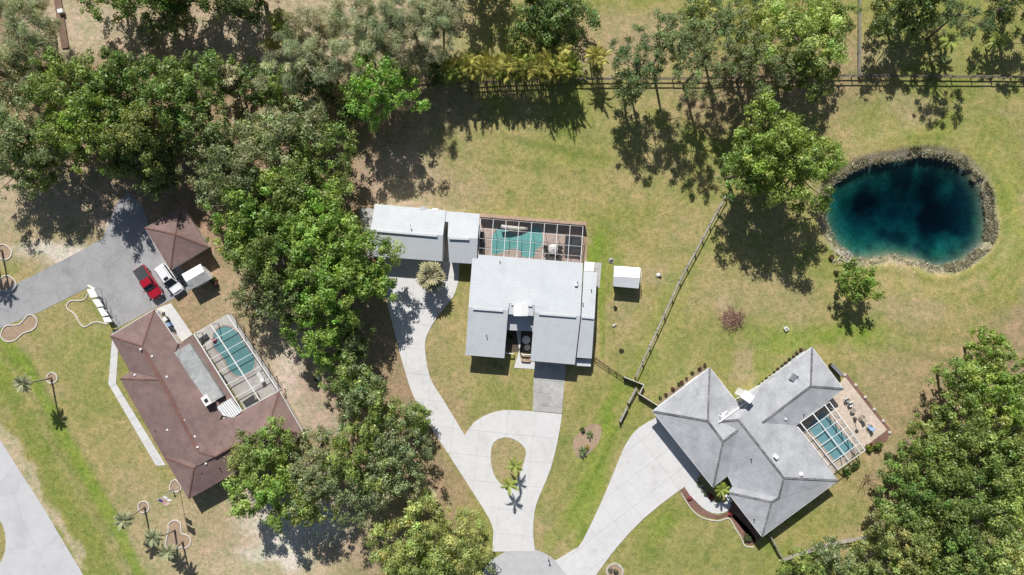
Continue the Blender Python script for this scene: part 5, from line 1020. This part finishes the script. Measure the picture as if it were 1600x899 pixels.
# reeds on the pond bank (stuff)
rng = np.random.default_rng(77); pp = np.array(POND); n = 15000
k = rng.integers(0, len(pp), n); t = rng.random(n)[:, None]; a_ = pp[k]; b_ = pp[(k + 1) % len(pp)]; tn = b_ - a_; nn = np.stack([tn[:, 1], -tn[:, 0]], 1); nn /= np.linalg.norm(nn, axis=1)[:, None]
cen = pp.mean(0); q = a_*(1 - t) + b_*t; sg = np.sign(np.sum(nn*(q - cen), 1))[:, None]; off = rng.random(n)**.9*12*(.45 + .9*vnoise(q[:, 0], q[:, 1], 22, 91)) - 1.5
q = q + nn*sg*off[:, None] + rng.normal(size=(n, 2))*1.2
keep = (fbm(q[:, 0], q[:, 1], 16, 81) > .4) & ((q[:, 1] < 330) | (q[:, 0] > 1480) | (rng.random(n) < .10)); q = q[keep]; off = off[keep]; n = len(q)
zz = -.75*np.clip((1.9 - off/10)/1.9, 0, 1)**1.2; pos = np.stack([(q[:, 0] - 800)*.1, (449.5 - q[:, 1])*.1, zz + .25], 1)
gcol = np.array((.42, .385, .29))*np.exp(rng.normal(size=n)*.38)[:, None]; gr = (off > 9) & (q[:, 1] < 330); gcol[gr] = np.array((.085, .10, .04))*np.exp(rng.normal(size=gr.sum())*.25)[:, None]; gg = rng.random(n) < .12; gcol[gg] = np.array((.13, .16, .05))
V, F, Cc = leaves(rng, pos, rdir(rng, n)*.7 + np.array([0, 0, .5]), rdir(rng, n)*.8 + np.array([0, 0, .5]), .3 + .25*rng.random(n), .03 + .03*rng.random(n), gcol)
me = fast_mesh('bank_reeds', V, F, Cc); me.materials.append(M['leaf']); tag(link(bpy.data.objects.new('bank_reeds', me)), 'dry grey reeds fringing the pond bank', 'reeds', kind='stuff')

# ------------------------------------------------------------------ vehicles
def loft(secs):
    """closed hull from rings of equal length"""
    mb = MB(); n = len(secs[0])
    for s in secs: mb.v += [tuple(p) for p in s]
    for i in range(len(secs) - 1):
        for j in range(n): a_ = i*n + j; b_ = i*n + (j + 1) % n; mb.f.append((a_, b_, b_ + n, a_ + n))
    mb.f.append(tuple(range(n))[::-1]); mb.f.append(tuple((len(secs) - 1)*n + j for j in range(n))); return mb
def ring(x, w, z0, z1, r=.12): return [(x, -w, z0), (x, w, z0), (x, w, z1 - r), (x, w - r, z1), (x, -w + r, z1), (x, -w, z1 - r)]
def vehicle(name, label, px, py, rz, col, truck):
    c = W(px, py); t = thing(name, label, 'truck' if truck else 'van', (c.x, c.y, 0.03), rz)
    if truck:
        loft([ring(-2.75, .88, .5, 1.1), ring(-2.7, .96, .42, 1.15), ring(-.7, .98, .4, 1.15), ring(1.3, .98, .4, 1.12), ring(2.3, .95, .42, 1.05), ring(2.75, .8, .45, .9)]).build('body', col, t, True)
        cab = loft([ring(-.75, .88, 1.1, 1.2), ring(-.55, .80, 1.1, 1.78), ring(.55, .80, 1.1, 1.8), ring(1.35, .88, 1.1, 1.16)]).build('cab', col, t, True)
        MB().add([(.62, -.72, 1.79), (1.3, -.82, 1.21), (1.3, .82, 1.21), (.62, .72, 1.79)], [(0, 1, 2, 3)]).build('windshield', 'glass_dark', cab, True)
        MB().add([(-.58, -.7, 1.72), (-.74, -.76, 1.26), (-.74, .76, 1.26), (-.58, .7, 1.72)], [(3, 2, 1, 0)]).build('rear_window', 'glass_dark', cab, True)
        for s in (-1, 1): MB().add([(-.5, s*.825, 1.68), (-.62, s*.893, 1.22), (1.0, s*.9, 1.22), (.5, s*.825, 1.68)], [(0, 1, 2, 3)]).build('side_window', 'glass_dark', cab, True)
        MB().box((-1.7, 0, 1.12), (1.95, 1.72, .07)).build('bed_cover', 'fabric_grey', t, True); MB().box((2.0, 0, 1.02), (1.1, 1.5, .1), 0, .9).build('hood', col, t, True)
        wx_ = (-1.75, 1.75)
    else:
        loft([ring(-2.5, .86, .45, 1.3), ring(-2.42, .95, .38, 1.35), ring(0, .98, .36, 1.2), ring(1.2, .97, .38, 1.12), ring(2.1, .93, .4, 1.0), ring(2.5, .78, .45, .85)]).build('body', col, t, True)
        cab = loft([ring(-2.45, .84, 1.1, 1.72), ring(-2.2, .80, 1.1, 1.86), ring(.15, .80, 1.1, 1.86), ring(1.15, .86, 1.05, 1.14)]).build('cabin', col, t, True)
        MB().add([(.24, -.70, 1.845), (1.08, -.8, 1.22), (1.08, .8, 1.22), (.24, .70, 1.845)], [(0, 1, 2, 3)]).build('windshield', 'glass_dark', cab, True)
        MB().box((-.15, -.05, 1.865), (.5, .75, .012)).build('sunroof', 'glass_dark', cab, True)
        for s in (-1, 1):
            MB().add([(-2.1, s*.825, 1.74), (-2.2, s*.865, 1.3), (.75, s*.87, 1.22), (.15, s*.825, 1.74)], [(0, 1, 2, 3)]).build('side_window', 'glass_dark', cab, True); MB().bar((-2.0, s*.66, 1.9), (-.1, s*.66, 1.9), .05).build('roof_rail', 'metal_grey', cab, True)
        MB().box((1.75, 0, 1.0), (1.0, 1.5, .09), 0, .9).build('hood', col, t, True); wx_ = (-1.5, 1.55)
    xf = 2.78 if truck else 2.53
    MB().box((xf - .03, 0, .42), (.16, 1.7, .28)).build('bumper', 'metal_grey', t, True); MB().box((-xf, 0, .42), (.16, 1.75, .25)).build('bumper', 'chrome' if truck else col, t, True)
    for s in (-1, 1):
        MB().box((xf - .2, s*.68, .78), (.22, .34, .14)).build('headlight', 'lamp_glass', t, True); MB().box((-xf + .12, s*.85, .8), (.14, .16, .3)).build('tail_light', 'plastic_red', t, True); MB().box((.95 if truck else .75, s*1.08, 1.12), (.16, .24, .2)).build('mirror', col if truck else 'plastic_dark', t, True)
        for x in wx_:
            w_ = MB().tube([(x, s*.78, .37), (x, s*1.0, .37)], .37, 14).build('wheel', 'rubber', t, True); MB().tube([(x, s*.99, .37), (x, s*1.01, .37)], .22, 10).build('rim', 'chrome', w_, True)
    return t
vehicle('pickup_truck', 'red pickup truck with grey bed cover on the asphalt', 236, 442, math.atan2(-42, 28), 'car_red', True)
vehicle('passenger_van', 'white van with dark sunroof parked beside the red pickup', 270, 437, math.atan2(-42, 29), 'car_white', False)

# ------------------------------------------------------------------ smaller objects
def chair(px, py, rz, label, fm='fabric_tan', group=None, recline=.25, name='patio_chair'):
    t = thing(name, label, 'chair', W(px, py, .1), rz, group)
    MB().box((0, 0, .36), (.62, .6, .1)).build('seat', fm, t, True); MB().bar((-.28, 0, .42), (-.28 - recline, 0, 1.0), .6, .09).build('backrest', fm, t, True)
    for x in (-.26, .26):
        for y in (-.27, .27): MB().box((x, y, 0), (.05, .05, .36)).build('leg', 'alu_bronze', t, True)
    for y in (-.33, .33): MB().bar((-.3, y, .6), (.3, y, .6), .06, .05).build('armrest', 'alu_bronze', t, True)
    return t
def table(px, py, r, h, label, mat_='fabric_grey', name='patio_table'):
    t = thing(name, label, 'table', W(px, py, .1)); MB().lathe((0, 0, h - .05), [(r, 0), (r, .05)], 16).build('table_top', mat_, t, True)
    for i in range(4): a_ = i*1.57 + .8; MB().bar((r*.6*math.cos(a_), r*.6*math.sin(a_), 0), (r*.5*math.cos(a_), r*.5*math.sin(a_), h - .05), .05).build('leg', 'alu_bronze', t, True)
    return t
# right patio
chair(1322, 625, -.9, 'grey patio chair nearest the grey roof on the patio', 'metal_grey'); table(1331, 641, .42, .5, 'small low table between the patio chairs', 'fabric_tan'); chair(1345, 652, 2.2, 'tan patio chair in the middle of the patio', 'fabric_tan'); chair(1357, 667, 2.4, 'patio chair with blue cushion near the patio corner', 'fabric_blue'); chair(1327, 632, -1.2, 'white patio chair beside the low table', 'plastic_white')
t = thing('patio_heater', 'dark slim pole heater on the patio', 'heater', W(1335, 654, .1)); MB().lathe((0, 0, 0), [(.25, 0), (.22, .5), (.05, .55), (.05, 1.9)], 10).build('stand', 'alu_bronze', t, True); MB().lathe((0, 0, 1.9), [(.3, 0), (.3, .05), (.05, .2)], 12).build('hood', 'alu_bronze', t, True)
t = thing('equipment_rack', 'dark narrow rack against the right wing of the grey house', 'rack', W(1303, 576)); rz = math.atan2(-15, 14)
p = W(1303, 577); MB().box((p.x, p.y, 0), (2.2, .45, 1.0), rz).build('frame', 'plastic_dark', t); MB().box((p.x, p.y, 1.0), (2.25, .5, .06), rz).build('lid', 'metal_grey', t)
# middle pool furniture
t = thing('patio_umbrella', 'white patio umbrella over the table on the pool deck', 'umbrella', W(863, 390, .1)); mb = MB()
for i in range(8):
    a0, a1 = i*math.pi/4, (i + 1)*math.pi/4; MB().add([(0, 0, 2.35), (.78*math.cos(a0), .78*math.sin(a0), 1.98), (.78*math.cos(a1), .78*math.sin(a1), 1.98), (0, 0, 2.32), (.78*math.cos(a0), .78*math.sin(a0), 1.95), (.78*math.cos(a1), .78*math.sin(a1), 1.95)], [(0, 1, 2), (5, 4, 3), (1, 4, 5, 2)]).build('canopy_panel', 'fabric_white', t, True)
MB().lathe((0, 0, 0), [(.3, 0), (.28, .08), (.03, .1), (.03, 2.4)], 10).build('pole', 'metal_grey', t, True)
table(864, 396, .6, .72, 'round dark table under the white umbrella')
for i, (x, y, r) in enumerate([(856, 400, .6), (872, 401, 2.6), (853, 388, -.3), (873, 389, 3.4)]): chair(x, y, r, 'dark chair at the umbrella table, ' + ('lower left', 'lower right', 'upper left', 'upper right')[i] + ' of the four', 'fabric_grey', 'dark chairs round the umbrella table')
t = thing('hot_tub', 'square hot tub with dark folding cover on the pool deck', 'hot tub', W(894, 382, .1)); MB().box((0, 0, 0), (2.3, 2.6, .8), -.08).build('shell', 'wood_brown', t, True)
for y in (-.66, .66): MB().box((y*.08, y, .81), (2.4, 1.3, .12), -.08).build('cover', 'fabric_grey', t, True)
t = thing('pool_slide', 'pale rounded pool slide at the far edge of the turquoise pool', 'pool slide', W(800, 357, .1)); pts = [W(783, 354, 1.2), W(795, 356, 1.0), W(812, 357.5, .6), W(824, 356.5, .3)]
MB().tube(pts, [.3, .34, .32, .26], 8).build('chute', 'curb', t)
for q in pts[:2]: MB().bar((q.x, q.y, .1), (q.x, q.y, q.z - .2), .06).build('post', 'metal_grey', t)
def lounger(px, py, rz, label, m_):
    t = thing('sun_lounger', label, 'lounger', W(px, py, .1), rz); MB().box((.35, 0, .3), (1.2, .62, .08)).build('seat', m_, t, True); MB().bar((-.25, 0, .36), (-.8, 0, .8), .62, .07).build('backrest', m_, t, True)
    for x in (-.2, .85):
        for y in (-.26, .26): MB().box((x, y, 0), (.05, .05, .3)).build('leg', 'alu_white', t, True)
lounger(753, 372, 1.5, 'dark lounger at the left end of the middle pool deck', 'fabric_grey'); lounger(754, 386, 1.5, 'second dark lounger beside the garage wall', 'fabric_grey')
lounger(318, 529, .6, 'grey lounger in the corner of the kidney pool deck', 'fabric_grey'); lounger(348, 590, -1.0, 'dark lounger along the brown house beside the pool', 'fabric_grey'); lounger(409, 590, 2.1, 'pale lounger at the foot of the kidney pool', 'plastic_white')
MB_ = thing('patio_mat', 'dark grey rug on the kidney pool deck', 'rug', W(391, 628)); p = W(391, 628); MB().box((p.x, p.y, .104), (2.0, 1.3, .02), .6).build('rug', 'fabric_grey', MB_)
chair(402, 617, 2, 'brown chair on the pink end of the kidney pool deck', 'fabric_tan'); chair(372, 632, .4, 'dark chair beside the pan roof', 'fabric_grey')
# equipment pad at the brown house
t = thing('air_conditioner', 'white air conditioner on the concrete pad', 'air conditioner', W(252, 489, .07), -.5); MB().box((0, 0, 0), (.8, .8, .75)).build('cabinet', 'curb', t, True); MB().lathe((0, 0, .75), [(.32, 0), (.3, .03), (.1, .05)], 14).build('fan_grille', 'metal_grey', t, True)
def bin_(px, py, m_, label, lid):
    t = thing('wheelie_bin', label, 'bin', W(px, py, .07), -.95); MB().box((0, 0, .05), (.55, .6, .95), 0, 1.12).build('bin_body', m_, t, True); MB().box((0, 0, 1.0), (.68, .72, .08), 0, .85).build('lid', lid, t, True); MB().bar((-.36, -.25, .95), (-.36, .25, .95), .05).build('handle', m_, t, True)
    for y in (-.22, .22): MB().tube([(-.26, y - .04, .1), (-.26, y + .04, .1)], .1, 10).build('wheel', 'rubber', t, True)
bin_(262, 499, 'plastic_dark', 'dark bin with pale lid on the concrete pad', 'plastic_white'); bin_(267, 508, 'plastic_blue', 'blue recycling bin on the concrete pad', 'fabric_blue'); bin_(271, 516, 'plastic_dark', 'dark bin nearest the brown porch roof on the pad', 'plastic_dark')
t = thing('storage_crate', 'low reddish crate at the top of the concrete pad', 'crate', W(256, 494, .07), -.5); MB().box((0, 0, 0), (.6, .4, .35)).build('crate_side', 'leaf_red', t, True); MB().box((0, 0, .35), (.64, .44, .04)).build('lid', 'wood_brown', t, True)
# flagpole
fb = W(280, 761); t = thing('flagpole', 'white flagpole with two flags at the brown house corner', 'flagpole', fb); MB().tube([fb, fb + Vector((0, 0, 7.0))], [.05, .03], 8).build('pole', 'alu_white', t); MB().lathe((fb.x, fb.y, 7.0), [(.02, 0), (.08, .06), (.02, .14)], 8).build('finial', 'chrome', t)
def flag(z, w_, h_, m_, ang):
    mb = MB(); n = 8
    for i in range(n + 1):
        u = i/n; x = .06 + w_*u*.9; y = .12*math.sin(u*7)*u
        px_, py_ = fb.x + x*math.cos(ang) - y*math.sin(ang), fb.y + x*math.sin(ang) + y*math.cos(ang); mb.v += [(px_, py_, z - .25*u*h_), (px_, py_, z + h_ - .25*u*h_)]
    mb.f = [(2*i, 2*i + 2, 2*i + 3, 2*i + 1) for i in range(n)]; mb.build('flag', m_, t)
flag(5.6, 1.7, 1.05, 'flag', math.radians(-35)); flag(4.5, 1.3, .8, 'plastic_white', math.radians(-35))
# boardwalk at the top left, box on it
t = thing('boardwalk', 'narrow brown plank walk between trees at the top left', 'boardwalk', W(94, 30)); a_, b_ = W(86, -30), W(103, 76); n = 44; rz = math.atan2(b_.y - a_.y, b_.x - a_.x)
for i in range(n): p = a_.lerp(b_, (i + .5)/n); MB().box((p.x, p.y, .15 + random.uniform(0, .02)), ((b_ - a_).length/n - .025, 1.15, .05), rz).build('plank', 'wood_brown', t)
for s in (-.45, .45): o = Vector((-math.sin(rz), math.cos(rz), 0))*s; MB().bar(a_ + o + Vector((0, 0, .08)), b_ + o + Vector((0, 0, .08)), .1, .12).build('joist', 'wood_dark', t)
t = thing('cooler_box', 'white box standing on the brown plank walk', 'box', W(97, 19, .2), .2); MB().box((0, 0, 0), (.8, .55, .5)).build('box_body', 'plastic_white', t, True); MB().box((0, 0, .5), (.84, .6, .09), 0, .95).build('lid', 'plastic_white', t, True)
# lawn oddments
def lump(name, label, px, py, cat, mat_, r=.3, h=.3, parts=None):
    t = thing(name, label, cat, W(px, py)); MB().lathe((0, 0, 0), [(r, 0), (r*1.05, h*.4), (r*.7, h*.85), (r*.25, h)], 9).build(parts or 'bowl', mat_, t, True); return t
t = lump('garden_ornament', 'small white ornament on the lawn right of the shed', 1028.5, 430, 'ornament', 'plastic_white', .32, .35); MB().lathe((.3, -.25, 0), [(.18, 0), (.16, .25), (.05, .3)], 8).build('foot', 'plastic_dark', t, True)
t = lump('fire_pit', 'small dark round pit on the lawn above the shed', 955, 407.5, 'fire pit', 'metal_grey', .42, .25); MB().lathe((0, 0, .22), [(.22, 0), (.2, .06), (.05, .07)], 9).build('ash', 'plastic_dark', t, True)
t = lump('garden_ornament', 'pale stone ornament on the lawn below the shed', 959, 509, 'ornament', 'stone', .25, .25); MB().box((.25, .2, 0), (.2, .2, .3)).build('stone', 'stone', t, True)
t = thing('utility_box', 'small white utility box on the lawn left of the lone tree', 'box', W(1228, 514), .6); MB().box((0, 0, 0), (.6, .6, .35)).build('box_body', 'plastic_white', t, True); MB().box((0, 0, .35), (.4, .4, .03)).build('lid', 'fabric_tan', t, True)
t = thing('courtyard_fountain', 'tiered white fountain in the shaded courtyard', 'fountain', W(822, 531)); MB().lathe((0, 0, 0), [(.6, 0), (.65, .3), (.5, .32), (.12, .34), (.12, .8), (.4, .9), (.3, .92), (.06, .94), (.06, 1.2)], 14).build('basin', 'plastic_white', t, True); MB().lathe((.15, -1.2, 0), [(.45, 0), (.5, .35), (.3, .37)], 12).build('bowl', 'curb', t, True)
t = thing('mailbox', 'dark mailbox on a post at the cul-de-sac edge', 'mailbox', W(857, 872), 1.3); MB().box((0, 0, 0), (.1, .1, 1.05)).build('post', 'wood_brown', t, True); MB().lathe((0, 0, 1.05), [(.14, 0), (.14, .14), (.05, .2)], 8).build('housing', 'plastic_dark', t, True); MB().box((.12, 0, 1.15), (.03, .2, .12)).build('flag', 'plastic_red', t, True)
t = thing('old_tyre', 'old tyre lying in the shade beside the central grove', 'tyre', W(497, 591)); mb = MB(); ns = 20
for i in range(ns):
    a_ = 2*math.pi*i/ns
    for j in range(6): b_ = 2*math.pi*j/6; rr_ = .45 + .15*math.cos(b_); mb.v.append((rr_*math.cos(a_), rr_*math.sin(a_), .2 + .18*math.sin(b_)))
mb.f = [(i*6 + j, ((i + 1) % ns)*6 + j, ((i + 1) % ns)*6 + (j + 1) % 6, i*6 + (j + 1) % 6) for i in range(ns) for j in range(6)]; mb.build('tread', 'rubber', t, True); MB().lathe((0, 0, .1), [(.3, 0), (.3, .12), (.2, .13)], 14).build('rim', 'metal_grey', t, True)
t = thing('garden_light', 'small dark garden light by the round ring near the flagpole', 'light', W(271, 765)); MB().box((0, 0, 0), (.12, .12, .9)).build('post', 'alu_bronze', t, True); MB().lathe((0, 0, .9), [(.14, 0), (.14, .2), (.03, .3)], 8).build('lantern', 'alu_bronze', t, True)
t = thing('door_bench', 'pale bench at the front door of the grey house', 'bench', W(1137, 778), -.9); MB().box((0, 0, .35), (1.2, .45, .07)).build('seat', 'plastic_white', t, True); MB().box((0, .22, .42), (1.2, .06, .5)).build('backrest', 'plastic_white', t, True)
for x in (-.5, .5): MB().box((x, 0, 0), (.06, .4, .35)).build('leg', 'plastic_white', t, True)
for i, (x, y) in enumerate([(1320, 586), (1337, 602), (1352, 621), (1366, 640), (1380, 658), (1390, 676)]):
    t = thing('edging_stone', f'{ORD[i]} pale stone from the top in the mulch strip along the patio', 'stone', W(x, y), i*1.3, 'stones along the patio edge'); me_ = MB().lathe((0, 0, 0), [(.26, 0), (.3, .1), (.2, .2), (.06, .23)], 7).build('stone', 'stone', t, True)
